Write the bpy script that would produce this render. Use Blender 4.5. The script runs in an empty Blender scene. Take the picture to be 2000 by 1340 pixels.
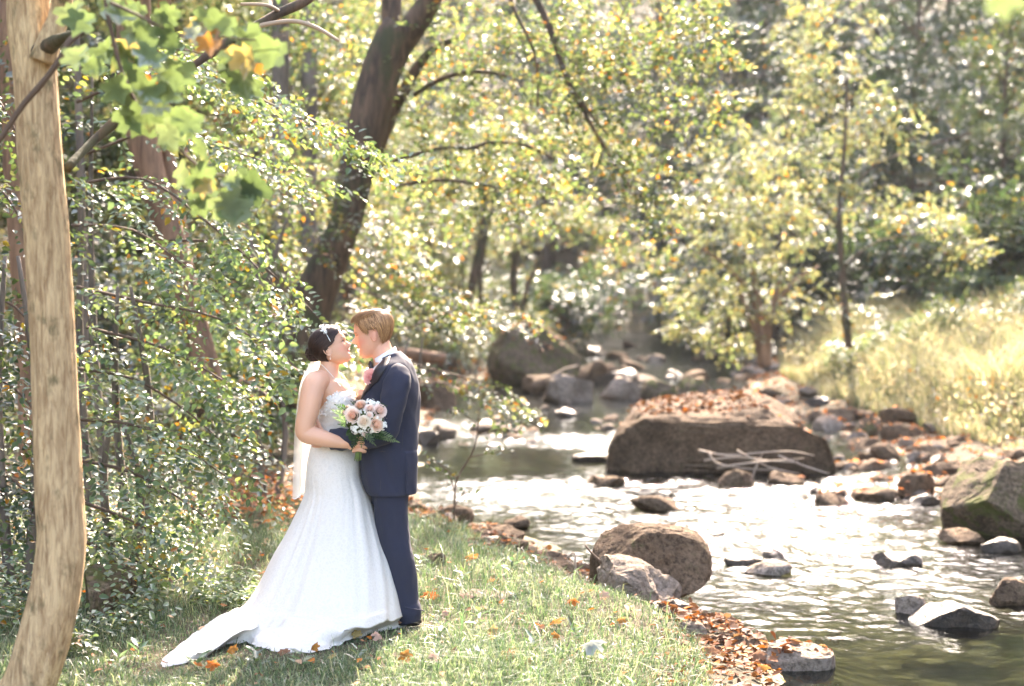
import bpy, math, random
import numpy as np
from mathutils import Vector, Matrix
from mathutils.bvhtree import BVHTree

S = bpy.context.scene
C = S.collection
rad = math.radians

# ---------------------------------------------------------------- camera, sky, sun, exposure
CAM_Z = 1.75
FPX = 2778.0
PITCH = math.atan(45 / FPX)
FOCUS = 8.17
cd = bpy.data.cameras.new('camera')
cam = bpy.data.objects.new('camera', cd)
C.objects.link(cam)
cam.location = (0, 0, CAM_Z)
cam.rotation_euler = (math.pi / 2 - PITCH, 0, 0)
cd.lens = 50
cd.sensor_width = 36
cd.clip_start = 0.1
cd.clip_end = 2000
cd.dof.use_dof = True
cd.dof.focus_distance = FOCUS - .1
cd.dof.aperture_fstop = 1.4
S.camera = cam

SUN_AZ, SUN_EL = rad(9), rad(40)
w = bpy.data.worlds.new('World')
S.world = w
w.use_nodes = True
nt = w.node_tree
sky = nt.nodes.new('ShaderNodeTexSky')
sky.sky_type = 'NISHITA'
sky.sun_disc = False
sky.sun_elevation = SUN_EL
sky.sun_rotation = SUN_AZ
sky.air_density = 1.0
sky.dust_density = 2.5
bg = nt.nodes['Background']
nt.links.new(sky.outputs[0], bg.inputs[0])
bg.inputs[1].default_value = 0.15
sd = bpy.data.lights.new('sun', 'SUN')
sd.energy = 3.9
sd.angle = rad(0.55)
sd.color = (1.0, .93, .82)
sun = bpy.data.objects.new('sun', sd)
C.objects.link(sun)
sdir = Vector((math.sin(SUN_AZ) * math.cos(SUN_EL), math.cos(SUN_AZ) * math.cos(SUN_EL), math.sin(SUN_EL)))
sun.rotation_euler = sdir.to_track_quat('Z', 'Y').to_euler()
sun.location = (10, 60, 60)

vs = S.view_settings
vs.view_transform = 'Standard'
vs.look = 'None'
vs.gamma = 1
vs.use_curve_mapping = False
vs.exposure = 3.15
vs.use_white_balance = True
vs.white_balance_temperature = 7500
vs.white_balance_tint = 18
cy = S.cycles
cy.max_bounces = 7
cy.diffuse_bounces = 4
cy.glossy_bounces = 3
cy.transmission_bounces = 5
cy.transparent_max_bounces = 12
cy.volume_bounces = 0
cy.caustics_reflective = False
cy.caustics_refractive = False
cy.sample_clamp_indirect = 6
cy.use_denoising = True


# ---------------------------------------------------------------- helpers
def at(px, py, Y):
    v = 670 - py
    fwd = FPX * math.cos(PITCH) + v * math.sin(PITCH)
    up = v * math.cos(PITCH) - FPX * math.sin(PITCH)
    t = Y / fwd
    return np.array(((px - 1000) * t, Y, CAM_Z + up * t))


def _h(i, j, k):
    n = (i * 73856093) ^ (j * 19349663) ^ (k * 83492791)
    n = (n ^ (n >> 13)) * 1274126177
    n = n & 0x7fffffff
    n = (n ^ (n >> 16)) & 0xffff
    return n / 32767.5 - 1.0


def vnoise(p):
    p = np.asarray(p, float)
    f = np.floor(p)
    q = p - f
    q = q * q * (3 - 2 * q)
    i, j, k = [f[..., a].astype(np.int64) for a in range(3)]
    x, y, z = q[..., 0], q[..., 1], q[..., 2]
    r = 0
    for a in (0, 1):
        for b in (0, 1):
            for c in (0, 1):
                wgt = (x if a else 1 - x) * (y if b else 1 - y) * (z if c else 1 - z)
                r = r + wgt * _h(i + a, j + b, k + c)
    return r


def fbm(p, o=4, g=.5):
    p = np.asarray(p, float)
    r, a = 0, 1
    for n in range(o):
        r = r + a * vnoise(p * (2 ** n) + n * 17.3)
        a *= g
    return r


def sm(a, b, x):
    t = np.clip((x - a) / (b - a), 0, 1)
    return t * t * (3 - 2 * t)


def unit(v):
    return v / (np.linalg.norm(v, axis=-1, keepdims=True) + 1e-9)


def mesh(name, V, F, mat=None, smooth=True, col=None):
    """F: an (m,k) array, or a list of such arrays with different k."""
    V = np.asarray(V, np.float32)
    Fs = F if isinstance(F, list) else [F]
    Fs = [np.asarray(f, np.int32) for f in Fs if len(f)]
    me = bpy.data.meshes.new(name)
    me.vertices.add(len(V))
    me.vertices.foreach_set('co', V.ravel())
    nl = sum(f.size for f in Fs)
    nf = sum(len(f) for f in Fs)
    me.loops.add(nl)
    me.loops.foreach_set('vertex_index', np.concatenate([f.ravel() for f in Fs]))
    me.polygons.add(nf)
    tot = np.concatenate([np.full(len(f), f.shape[1], np.int32) for f in Fs])
    me.polygons.foreach_set('loop_start', np.concatenate(([0], np.cumsum(tot)[:-1])).astype(np.int32))
    me.polygons.foreach_set('use_smooth', np.full(nf, smooth, bool))
    me.update(calc_edges=True)
    if col is not None:
        a = me.color_attributes.new('tint', 'FLOAT_COLOR', 'POINT')
        cc = np.ones((len(V), 4), np.float32)
        cc[:, :3] = col
        a.data.foreach_set('color', cc.ravel())
    if mat:
        me.materials.append(mat)
    return me


def tag(o, label=None, cat=None, group=None, kind=None):
    for k, v in (('label', label), ('category', cat), ('group', group), ('kind', kind)):
        if v:
            o[k] = v
    return o


def link(name, me, parent=None):
    o = bpy.data.objects.new(name, me)
    C.objects.link(o)
    if parent:
        o.parent = parent
    return o


def thing(name, label, cat, loc=(0, 0, 0), group=None):
    o = link(name, None)
    o.location = loc
    o.empty_display_size = .1
    return tag(o, label, cat, group)


def root_of(o):
    v = Vector((0, 0, 0))
    while o:
        v += o.location
        o = o.parent
    return np.array(v)


def part(name, geo, mat, parent, smooth=True, col=None):
    """geo in world coordinates -> child mesh of parent (parents are never rotated here)"""
    V, F = geo[0], geo[1]
    if len(geo) > 2 and col is None:
        col = geo[2]
    off = root_of(parent) if parent else 0
    return link(name, mesh(name, np.asarray(V) - off, F, mat, smooth, col), parent)


def join(gs):
    Vs, Fq, Ft, cs, n = [], [], [], [], 0
    for g in gs:
        V = np.asarray(g[0])
        for f in (g[1] if isinstance(g[1], list) else [g[1]]):
            f = np.asarray(f, int)
            if len(f):
                (Fq if f.shape[1] == 4 else Ft).append(f + n)
        Vs.append(V)
        if len(g) > 2:
            cs.append(np.broadcast_to(g[2], (len(V), 3)))
        n += len(V)
    F = []
    if Fq:
        F.append(np.concatenate(Fq))
    if Ft:
        F.append(np.concatenate(Ft))
    r = [np.concatenate(Vs), F]
    if cs:
        r.append(np.concatenate(cs))
    return r


def grid_faces(n, m, wrap=False):
    i = np.arange(n - 1)[:, None]
    j = np.arange(m if wrap else m - 1)[None]
    j2 = (j + 1) % m
    return np.stack(np.broadcast_arrays(i * m + j, i * m + j2, (i + 1) * m + j2, (i + 1) * m + j), -1).reshape(-1, 4)


def tube(P, R, n=8, cap=True, ref=(0, 1, 0), R2=None, rough=0, seed=0, sub=0, ridge=0):
    """tube along P (k,3) with radii R; R2 = radius along ref axis"""
    P = np.asarray(P, float)
    R = np.broadcast_to(np.asarray(R, float), (len(P),)).copy()
    R2 = R.copy() if R2 is None else np.broadcast_to(np.asarray(R2, float), (len(P),)).copy()
    if sub:
        P, (R, R2) = catmull(P, sub, (R, R2))
    T = unit(np.gradient(P, axis=0))
    ref = np.asarray(ref, float)
    A = np.cross(T, ref)
    bad = np.linalg.norm(A, axis=1) < .05
    A[bad] = np.cross(T[bad], (1., 0, 0.1))
    A = unit(A)
    B = unit(np.cross(A, T))
    th = np.linspace(0, 2 * np.pi, n, endpoint=False)
    V = P[:, None] + (A[:, None] * np.cos(th)[None, :, None] * R[:, None, None] + B[:, None] * np.sin(th)[None, :, None] * R2[:, None, None])
    if rough:
        nn = fbm(V * 9 / (R.max() * 20 + .3) + seed * 7.7, 3)
        V = P[:, None] + (V - P[:, None]) * (1 + rough * nn[..., None])
    if ridge:
        s_ = np.concatenate([[0], np.cumsum(np.linalg.norm(np.diff(P, axis=0), axis=1))])
        q = np.stack(np.broadcast_arrays(np.cos(th)[None] * 5.5, np.sin(th)[None] * 5.5, s_[:, None] * 2.2), -1)
        V = P[:, None] + (V - P[:, None]) * (1 - ridge * np.abs(fbm(q + seed, 3)))[..., None]
    V = V.reshape(-1, 3)
    F = [grid_faces(len(P), n, True)]
    if cap:
        k = len(V)
        V = np.vstack([V, P[0], P[-1]])
        j = np.arange(n)
        j2 = (j + 1) % n
        F.append(np.concatenate([np.stack([np.full(n, k), j2, j], 1), np.stack([np.full(n, k + 1), (len(P) - 1) * n + j, (len(P) - 1) * n + j2], 1)]))
    return [V, F]


def catmull(P, sub, extra=()):
    k = len(P)
    t = np.linspace(0, k - 1, (k - 1) * sub + 1)
    i = np.clip(t.astype(int), 0, k - 2)
    u = (t - i)

    def ev(A):
        A = np.asarray(A, float)
        a = A if A.ndim > 1 else A[:, None]
        p0 = a[np.clip(i - 1, 0, k - 1)]; p1 = a[i]; p2 = a[i + 1]; p3 = a[np.clip(i + 2, 0, k - 1)]
        uu = u[:, None]
        r = .5 * (2 * p1 + (p2 - p0) * uu + (2 * p0 - 5 * p1 + 4 * p2 - p3) * uu ** 2 + (3 * p1 - p0 - 3 * p2 + p3) * uu ** 3)
        return r if A.ndim > 1 else r[:, 0]
    return ev(P), [np.maximum(ev(e), 1e-4) for e in extra]


def copy_tree(o, parent=None):
    c = o.copy()
    C.objects.link(c)
    if parent:
        c.parent = parent
    for ch in list(o.children):
        copy_tree(ch, c)
    return c


# ---------------------------------------------------------------- materials
class NB:
    def __init__(s, name):
        s.m = bpy.data.materials.new(name)
        s.m.use_nodes = True
        s.t = s.m.node_tree
        s.t.nodes.clear()
        s.out = s.n('OutputMaterial')

    def n(s, ty, **kw):
        x = s.t.nodes.new('ShaderNode' + ty)
        for k, v in kw.items():
            setattr(x, k, v)
        return x

    def l(s, a, b):
        s.t.links.new(a, b)

    def val(s, node, name, v):
        i = node.inputs[name]
        if hasattr(v, 'links') or isinstance(v, bpy.types.NodeSocket):
            s.l(v, i)
        else:
            if isinstance(v, (tuple, list)) and len(v) == 3 and i.type == 'RGBA':
                v = (*v, 1)
            i.default_value = v

    def coord(s, scale=(1, 1, 1), kind='Object'):
        tc = s.n('TexCoord')
        mp = s.n('Mapping')
        s.l(tc.outputs[kind], mp.inputs[0])
        mp.inputs['Scale'].default_value = scale
        return mp.outputs[0]

    def noise(s, vec, scale, detail=4, rough=.55, dist=0):
        x = s.n('TexNoise')
        s.l(vec, x.inputs['Vector'])
        x.inputs['Scale'].default_value = scale
        x.inputs['Detail'].default_value = detail
        x.inputs['Roughness'].default_value = rough
        x.inputs['Distortion'].default_value = dist
        return x.outputs['Fac']

    def ramp(s, fac, stops):
        r = s.n('ValToRGB')
        s.l(fac, r.inputs[0])
        e = r.color_ramp.elements
        while len(e) < len(stops):
            e.new(.5)
        for el, (p, c) in zip(e, stops):
            el.position = p
            el.color = (*c, 1) if len(c) == 3 else c
        return r.outputs[0]

    def mix(s, fac, a, b, mode='MIX'):
        x = s.n('Mix', data_type='RGBA', blend_type=mode)
        s.val(x, 0, fac)
        for idx, v in ((6, a), (7, b)):
            if isinstance(v, bpy.types.NodeSocket):
                s.l(v, x.inputs[idx])
            else:
                x.inputs[idx].default_value = (*v, 1)
        return x.outputs[2]

    def bump(s, h, strength=.3, dist=.01):
        b = s.n('Bump')
        s.l(h, b.inputs['Height'])
        b.inputs['Strength'].default_value = strength
        b.inputs['Distance'].default_value = dist
        return b.outputs[0]

    def principled(s, color, rough=.6, normal=None, **kw):
        p = s.n('BsdfPrincipled')
        s.val(p, 'Base Color', color)
        s.val(p, 'Roughness', rough)
        for k, v in kw.items():
            s.val(p, k.replace('_', ' '), v)
        if normal is not None:
            s.l(normal, p.inputs['Normal'])
        s.l(p.outputs[0], s.out.inputs[0])
        return s.m


def leaf_mat(name, trans=.45, gloss=.07, rough=.35, tcol=(1.5, 1.6, .8)):
    b = NB(name)
    a = b.n('Attribute', attribute_name='tint')
    d = b.n('BsdfDiffuse')
    b.l(a.outputs[0], d.inputs[0])
    t = b.n('BsdfTranslucent')
    b.l(b.mix(1.0, a.outputs[0], tcol, 'MULTIPLY'), t.inputs[0])
    m = b.n('MixShader')
    m.inputs[0].default_value = trans
    b.l(d.outputs[0], m.inputs[1])
    b.l(t.outputs[0], m.inputs[2])
    g = b.n('BsdfGlossy')
    g.inputs['Roughness'].default_value = rough
    g.inputs[0].default_value = (.9, .95, 1, 1)
    m2 = b.n('MixShader')
    fr = b.n('Fresnel')
    fr.inputs[0].default_value = 1.42
    mt = b.n('Math', operation='MULTIPLY_ADD')
    b.l(fr.outputs[0], mt.inputs[0])
    mt.inputs[1].default_value = gloss
    mt.inputs[2].default_value = 0
    b.l(mt.outputs[0], m2.inputs[0])
    b.l(m.outputs[0], m2.inputs[1])
    b.l(g.outputs[0], m2.inputs[2])
    b.l(m2.outputs[0], b.out.inputs[0])
    return b.m


def bark_mat(name, c1, c2, moss=None, mossamt=.5, sc=1., fine=14, msc=4.5):
    b = NB(name)
    v = b.coord((1, 1, .15))
    n = b.noise(v, fine * sc, 6, .65, .6)
    n2 = b.noise(b.coord(), 2.2 * sc, 4)
    c = b.ramp(n, [(.36, c1), (.6, c2)])
    c = b.mix(b.ramp(n2, [(.35, (0, 0, 0)), (.65, (.35, .35, .35))]), c, c1)
    if moss:
        n3 = b.noise(b.coord((1, 1, .6)), msc * sc, 4, .6)
        c = b.mix(b.ramp(n3, [(mossamt, (0, 0, 0)), (mossamt + .12, (.85, .85, .85))]), c, moss)
    wv = b.noise(b.coord((1, 1, .07)), fine * 2.2 * sc, 4, .6, .4)
    return b.principled(c, .85, b.bump(b.mix(.5, n, wv), .9, .02))


def rock_mat(name, c1, c2, moss=(.05, .06, .02), mossamt=.62, wet=False):
    b = NB(name)
    v = b.coord()
    g = b.n('NewGeometry')
    n = b.noise(g.outputs['Position'], 1.7, 6, .6)
    n2 = b.noise(g.outputs['Position'], 28, 5, .7)
    n3 = b.noise(g.outputs['Position'], 5, 5, .65, .8)
    c = b.ramp(b.mix(.45, n, b.noise(g.outputs['Position'], 9, 6, .75)), [(.36, c1), (.62, c2)])
    c = b.mix(b.ramp(n2, [(.34, (.8, .8, .8)), (.56, (0, 0, 0))]), c, tuple(x * .4 for x in c1))
    c = b.mix(b.ramp(n3, [(mossamt, (0, 0, 0)), (mossamt + .1, (.8, .8, .8))]), c, moss)
    h = b.mix(.5, n2, n3)
    return b.principled(c, .45 if wet else .9, b.bump(h, 1., .05), Specular_IOR_Level=.45 if wet else .12)


M = {}
M['leaf'] = leaf_mat('leaf_translucent', .5, .10, .4, (1.75, 1.75, 1.15))
M['leaf_shaded'] = leaf_mat('leaf_shaded', .3, .12, .45, (1.4, 1.5, 1.0))  # shaded copy of the leaf material, less translucent so far woods stay dim
M['leaf_gloss'] = leaf_mat('leaf_glossy', .45, .09, .45, (1.8, 1.8, 1.0))
M['leaf_thin'] = leaf_mat('leaf_thin', .55, .09, .45, (1.8, 1.8, 1.15))
M['leaf_near'] = leaf_mat('leaf_near', .4, .12, .45, (1.0, 1.1, .75))
M['litter'] = leaf_mat('leaf_litter_dry', .2, .02, .6, (1.3, 1.1, .7))
M['dry_grass'] = leaf_mat('dry_grass_blade', .4, .05, .45, (1.2, 1.2, .95))
M['grass'] = leaf_mat('grass_blade', .38, .1, .4, (1.2, 1.45, 1.0))
M['bark_pale'] = bark_mat('bark_pale', (.27, .165, .08), (.62, .45, .25), (.12, .095, .04), .57, 1.0, 52, 11)
M['bark_dark'] = bark_mat('bark_dark', (.028, .018, .011), (.13, .08, .048), (.035, .042, .014), .50, .7)
M['bark_red'] = bark_mat('bark_reddish', (.10, .055, .032), (.30, .17, .10), (.06, .06, .03), .62, .8)
M['bark_grey'] = bark_mat('bark_grey', (.06, .05, .04), (.2, .16, .125), None, .5, .8)
M['twig'] = NB('twig_bark').principled((.09, .055, .035), .8)
M['twig_pale'] = NB('twig_pale_bark').principled((.35, .27, .2), .8)
M['rock'] = rock_mat('rock_brown_grey', (.055, .036, .023), (.21, .145, .095))
M['rock_pale'] = rock_mat('rock_pale', (.13, .10, .075), (.38, .31, .25), mossamt=.68)
M['rock_wet'] = rock_mat('rock_wet', (.03, .024, .018), (.13, .10, .075), mossamt=.66, wet=True)
M['rock_moss'] = rock_mat('rock_mossy', (.055, .042, .028), (.21, .155, .105), (.07, .085, .02), .5)


def ground_mat():
    b = NB('forest_soil')
    g = b.n('NewGeometry')
    P = g.outputs['Position']
    n = b.noise(P, 3.0, 6, .6)
    n2 = b.noise(P, 30, 5, .7)
    c = b.ramp(n, [(.3, (.045, .035, .02)), (.55, (.10, .07, .04)), (.75, (.17, .10, .055))])
    c = b.mix(b.ramp(n2, [(.35, (.6, .6, .6)), (.65, (0, 0, 0))]), c, (.035, .04, .015))
    return b.principled(c, .95, b.bump(n2, .8, .04))


def bed_mat():
    b = NB('stream_bed_pebbles')
    g = b.n('NewGeometry')
    P = g.outputs['Position']
    v = b.n('TexVoronoi')
    b.l(P, v.inputs['Vector'])
    v.inputs['Scale'].default_value = 7
    n = b.noise(P, 1.3, 5, .6)
    c = b.ramp(v.outputs['Distance'], [(.0, (.22, .165, .07)), (.7, (.07, .05, .022))])
    c = b.mix(b.ramp(n, [(.35, (0, 0, 0)), (.65, (.8, .8, .8))]), c, (.07, .065, .022))
    return b.principled(c, .8, b.bump(v.outputs['Distance'], .6, .04))


M['soil'] = ground_mat()
M['bed'] = bed_mat()


def water_mat():
    b = NB('stream_water')
    g = b.n('NewGeometry')
    mp = b.n('Mapping')
    b.l(g.outputs['Position'], mp.inputs[0])
    mp.inputs['Scale'].default_value = (1, .8, 1)
    sp = b.n('SeparateXYZ')
    b.l(g.outputs['Position'], sp.inputs[0])
    n1 = b.noise(mp.outputs[0], 9, 3, .6, .7)
    n2 = b.noise(mp.outputs[0], 34, 3, .6, .3)
    a = b.n('Attribute', attribute_name='tint')
    h = b.mix(.35, n1, n2)
    bp = b.n('Bump')
    b.l(h, bp.inputs['Height'])
    bp.inputs['Distance'].default_value = .022
    ms = b.n('Math', operation='MULTIPLY_ADD')
    b.l(a.outputs['Fac'], ms.inputs[0])
    ms.inputs[1].default_value = .85
    ms.inputs[2].default_value = .05
    b.l(ms.outputs[0], bp.inputs['Strength'])
    gl = b.n('BsdfGlossy')
    gl.inputs['Roughness'].default_value = .06
    gl.inputs[0].default_value = (.86, .93, 1, 1)
    b.l(bp.outputs[0], gl.inputs['Normal'])
    tr = b.n('BsdfTransparent')
    tr.inputs[0].default_value = (.34, .37, .29, 1)
    fr = b.n('Fresnel')
    fr.inputs[0].default_value = 1.33
    b.l(bp.outputs[0], fr.inputs['Normal'])
    mx = b.n('MixShader')
    b.l(fr.outputs[0], mx.inputs[0])
    b.l(tr.outputs[0], mx.inputs[1])
    b.l(gl.outputs[0], mx.inputs[2])
    # aerated white water where the stream runs rough
    df = b.n('BsdfDiffuse')
    df.inputs[0].default_value = (.75, .78, .8, 1)
    nf = b.noise(mp.outputs[0], 13, 6, .75, 1.2)
    ff = b.n('Math', operation='MULTIPLY')
    b.l(b.ramp(nf, [(.62, (0, 0, 0)), (.72, (1, 1, 1))]), ff.inputs[0])
    b.l(b.ramp(a.outputs['Fac'], [(.35, (0, 0, 0)), (1, (.9, .9, .9))]), ff.inputs[1])
    m2 = b.n('MixShader')
    b.l(ff.outputs[0], m2.inputs[0])
    b.l(mx.outputs[0], m2.inputs[1])
    b.l(df.outputs[0], m2.inputs[2])
    b.l(m2.outputs[0], b.out.inputs[0])
    return b.m


M['water'] = water_mat()

# ---------------------------------------------------------------- terrain
YW = [-20, 15, 22, 35, 60, 80, 200]
ZW = [-.36, -.36, -.25, .24, 1.0, 1.5, 4.5]
YL = [-20, 3, 6.9, 8.3, 9.0, 9.6, 10.4, 12.5, 15.5, 23, 31, 35, 45, 60, 80, 200]
XL = [1.0, 1.05, 1.25, 1.5, 1.55, 1.5, 1.15, .45, -.95, -1.6, -1.4, -.9, 1.6, 3.0, 4, 8]
YR = [-20, 3, 10, 13, 17, 20, 25, 30, 35, 45, 60, 80, 200]
XR = [9, 8, 5.6, 5.3, 5.2, 6, 5.7, 5.4, 5.7, 7.6, 8.6, 8.5, 11]


def water_z(y): return np.interp(y, YW, ZW)
def x_left(y): return np.interp(y, YL, XL)
def x_right(y): return np.interp(y, YR, XR)


def height(x, y):
    x = np.asarray(x, float); y = np.asarray(y, float)
    W = water_z(y)
    p = np.stack([x * .5, y * .5, np.zeros_like(x)], -1)
    nz = fbm(p, 3)
    wob = .25 * vnoise(p * 2.6 + 9)
    dl = x_left(y) + wob - x
    dr = x - x_right(y) - wob
    bank = np.maximum(0, W + .3)
    zl = W + (bank - W) * sm(-.1, 1.5, dl) + .07 * np.maximum(0, dl - 2.0) * sm(9, 16, y)
    zl = zl + .16 * np.maximum(0, -x - 3.2) * sm(6, 11, y) + .35 * np.maximum(0, -x - 13) + .03 * nz * sm(.5, 2, dl)
    zr = W + .28 * sm(-.1, 1.6, dr) + .30 * np.maximum(0, dr - 1.3) + .25 * np.maximum(0, dr - 10) + .06 * nz * sm(0, 2, dr)
    ins = np.minimum(-dl, -dr)
    zc = W - .26 * sm(-.1, 1.0, ins) + .05 * nz
    z = np.where(dl > 0, zl, np.where(dr > 0, zr, zc))
    far = np.maximum(0, y - 62)
    z = z + .42 * far * sm(62, 90, y) + .5 * nz * sm(25, 60, y) * sm(1, 8, np.maximum(dl, dr))
    return z


def warp(n, lo, hi, c, p=2.2):
    t = np.linspace(-1, 1, n)
    s = np.sign(t) * np.abs(t) ** p
    return np.where(s < 0, c + (c - lo) * s, c + (hi - c) * s)


gx = warp(300, -170, 170, 0.5, 2.3)
gy = np.concatenate([np.linspace(-25, 4, 12)[:-1], np.linspace(4, 30, 190)[:-1], np.linspace(30, 260, 70) ** 1.0])
GX, GY = np.meshgrid(gx, gy)
GZ = height(GX, GY)
V = np.stack([GX, GY, GZ], -1).reshape(-1, 3)
Fg = grid_faces(len(gy), len(gx))
fc = V[Fg].mean(1)
inch = (fc[:, 0] > x_left(fc[:, 1]) - .1) & (fc[:, 0] < x_right(fc[:, 1]) + .1)
g = mesh('ground', V, Fg, M['soil'])
g.materials.append(M['bed'])
g.polygons.foreach_set('material_index', inch.astype(np.int32))
tag(link('ground', g), 'brown forest ground with grassy bank and pebbled stream bed', None, None, 'structure')


def rough_at(x, y):
    """how broken the water surface is, 0 calm .. 1 rapid"""
    r = .62 + .40 * vnoise(np.stack([x * .6, y * .35, np.full_like(x, 3.)], -1))
    edge = 9.15 + .3 * np.sin(x * 2.1) + .12 * (x - 2)
    r = r * sm(-.25, .35, y - edge)                                  # still pool in front
    r = r * (1 - .9 * sm(1.9, .8, np.hypot((x - .0) / 1.2, (y - 20.2) / 1.5)))   # olive pool behind the groom
    r = r * (1 - .8 * sm(1.4, .5, np.hypot((x - 1.0) / 1.1, (y - 25.5) / 1.6)))
    r = r * (.66 + .34 * sm(10.5, 14.5, y)) + .35 * sm(15.5, 17, y) * sm(20, 18, y) * sm(-1, .5, x)
    return np.clip(r, 0, 1)


wy = np.concatenate([np.linspace(1, 7, 14)[:-1], np.linspace(7, 26, 760)[:-1], np.linspace(26, 100, 330)])
wt = np.linspace(0, 1, 260)
WX = x_left(wy)[:, None] - .7 + (x_right(wy) - x_left(wy) + 1.4)[:, None] * wt[None]
WY = np.broadcast_to(wy[:, None], WX.shape)
RG = rough_at(WX, WY)
q = np.stack([WX, WY * .75, np.zeros_like(WX)], -1)
WV = (.016 * fbm(q * np.array([2.0, 3.4, 1]), 3, .5) + .016 * fbm(q * np.array([7., 11., 1]) + 3, 2, .6) + .0035 * fbm(q * np.array([19., 24., 1]) + 8, 2) + .035 * np.abs(fbm(q * 1.3 + 5, 3)) * sm(.4, 1, RG)) * RG + .003 * vnoise(q * 4)
V = np.stack([WX, WY, water_z(WY) + WV], -1).reshape(-1, 3)
tag(link('water', mesh('water', V, grid_faces(len(wy), len(wt)), M['water'], True, np.repeat(RG.reshape(-1, 1), 3, 1))),
    'shallow stream running between rocks with white glare on its ripples', None, None, 'structure')


# ---------------------------------------------------------------- leaves, sprays, trees
PAL = {
    'yellowgreen': [(.075, .105, .05), (.105, .125, .065), (.145, .13, .075), (.055, .085, .042)],
    'green': [(.045, .075, .035), (.065, .09, .042), (.09, .10, .05), (.04, .062, .032)],
    'bluegreen': [(.11, .17, .095), (.14, .20, .12), (.13, .18, .075), (.19, .21, .10), (.075, .12, .07)],
    'dark': [(.02, .038, .02), (.03, .05, .026), (.038, .055, .028)],  # shade of the far woods put into the leaf colour
    'pale': [(.11, .145, .09), (.15, .175, .12), (.20, .20, .15), (.14, .125, .07)],  # whitened: backlit highlights put into the leaf colour
    'autumn': [(.26, .10, .02), (.34, .16, .03), (.24, .17, .03), (.14, .11, .025)],
    'litter': [(.30, .13, .06), (.38, .19, .10), (.22, .09, .045), (.42, .27, .17), (.16, .08, .045), (.45, .16, .04)],
    'dry': [(.42, .36, .24), (.52, .46, .34), (.26, .27, .15), (.18, .20, .10)],
    'grass': [(.085, .135, .065), (.12, .17, .09), (.07, .115, .06), (.20, .24, .14), (.31, .30, .20)],
}


def pal(rng, name, n, orange=.03, jit=.2):
    a = np.array(PAL[name])
    c = a[rng.integers(0, len(a), n)]
    if orange:
        o = np.array(PAL['autumn'])
        m = rng.random(n) < orange
        c = np.where(m[:, None], o[rng.integers(0, len(o), n)], c)
    return c * (1 + jit * rng.standard_normal((n, 1))).clip(.4, 1.7)


def leaf_geo(P, D, N, L, col, wr=.5, rich=False):
    P = np.asarray(P); n = len(P)
    L = np.broadcast_to(L, (n,))[:, None]
    D = unit(D)
    Sd = unit(np.cross(D, N))
    N = np.cross(Sd, D)
    w = L * wr * .5
    if rich:
        pts = [P, P + D * L * .28 + Sd * w * .95 + N * w * .25, P + D * L * .66 + Sd * w * .75 + N * w * .15, P + D * L - N * L * .1,
               P + D * L * .66 - Sd * w * .75 + N * w * .15, P + D * L * .28 - Sd * w * .95 + N * w * .25]
        V = np.stack(pts, 1).reshape(-1, 3)
        b = np.arange(n)[:, None] * 6
        F = np.concatenate([b + np.array([0, 3, 2, 1]), b + np.array([0, 5, 4, 3])])
        return [V, [F], np.repeat(col, 6, 0)]
    pts = [P, P + D * L * .42 + Sd * w + N * w * .2, P + D * L - N * L * .08, P + D * L * .42 - Sd * w + N * w * .2]
    V = np.stack(pts, 1).reshape(-1, 3)
    b = np.arange(n)[:, None] * 4
    F = np.concatenate([b + np.array([0, 2, 1]), b + np.array([0, 3, 2])])
    return [V, [F], np.repeat(col, 4, 0)]


def spray_pts(rng, Cn, Dr, L=.5, k=14, jit=.35):
    """flat alternate sprays of leaves -> positions, directions, normals"""
    n = len(Cn)
    Dr = unit(np.asarray(Dr) + np.array([0, 0, -.12]))
    up = unit(np.array([0, 0, 1.]) + .35 * rng.standard_normal((n, 3)))
    side = unit(np.cross(Dr, up))
    up = np.cross(side, Dr)
    t = (np.arange(k) + .5) / k
    sg = np.where(np.arange(k) % 2, 1., -1.)
    Ls = (L * rng.uniform(.6, 1.3, n))[:, None, None]
    P = Cn[:, None] + Dr[:, None] * t[None, :, None] * Ls + up[:, None] * (-.25 * (t ** 2))[None, :, None] * Ls * .6
    P = P + side[:, None] * (sg * .1 * (1.2 - t))[None, :, None] * Ls
    D = Dr[:, None] * .6 + side[:, None] * (sg * .9)[None, :, None] + .3 * rng.standard_normal((n, k, 3))
    N = up[:, None] + jit * rng.standard_normal((n, k, 3))
    return P.reshape(-1, 3), D.reshape(-1, 3), N.reshape(-1, 3)


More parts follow.
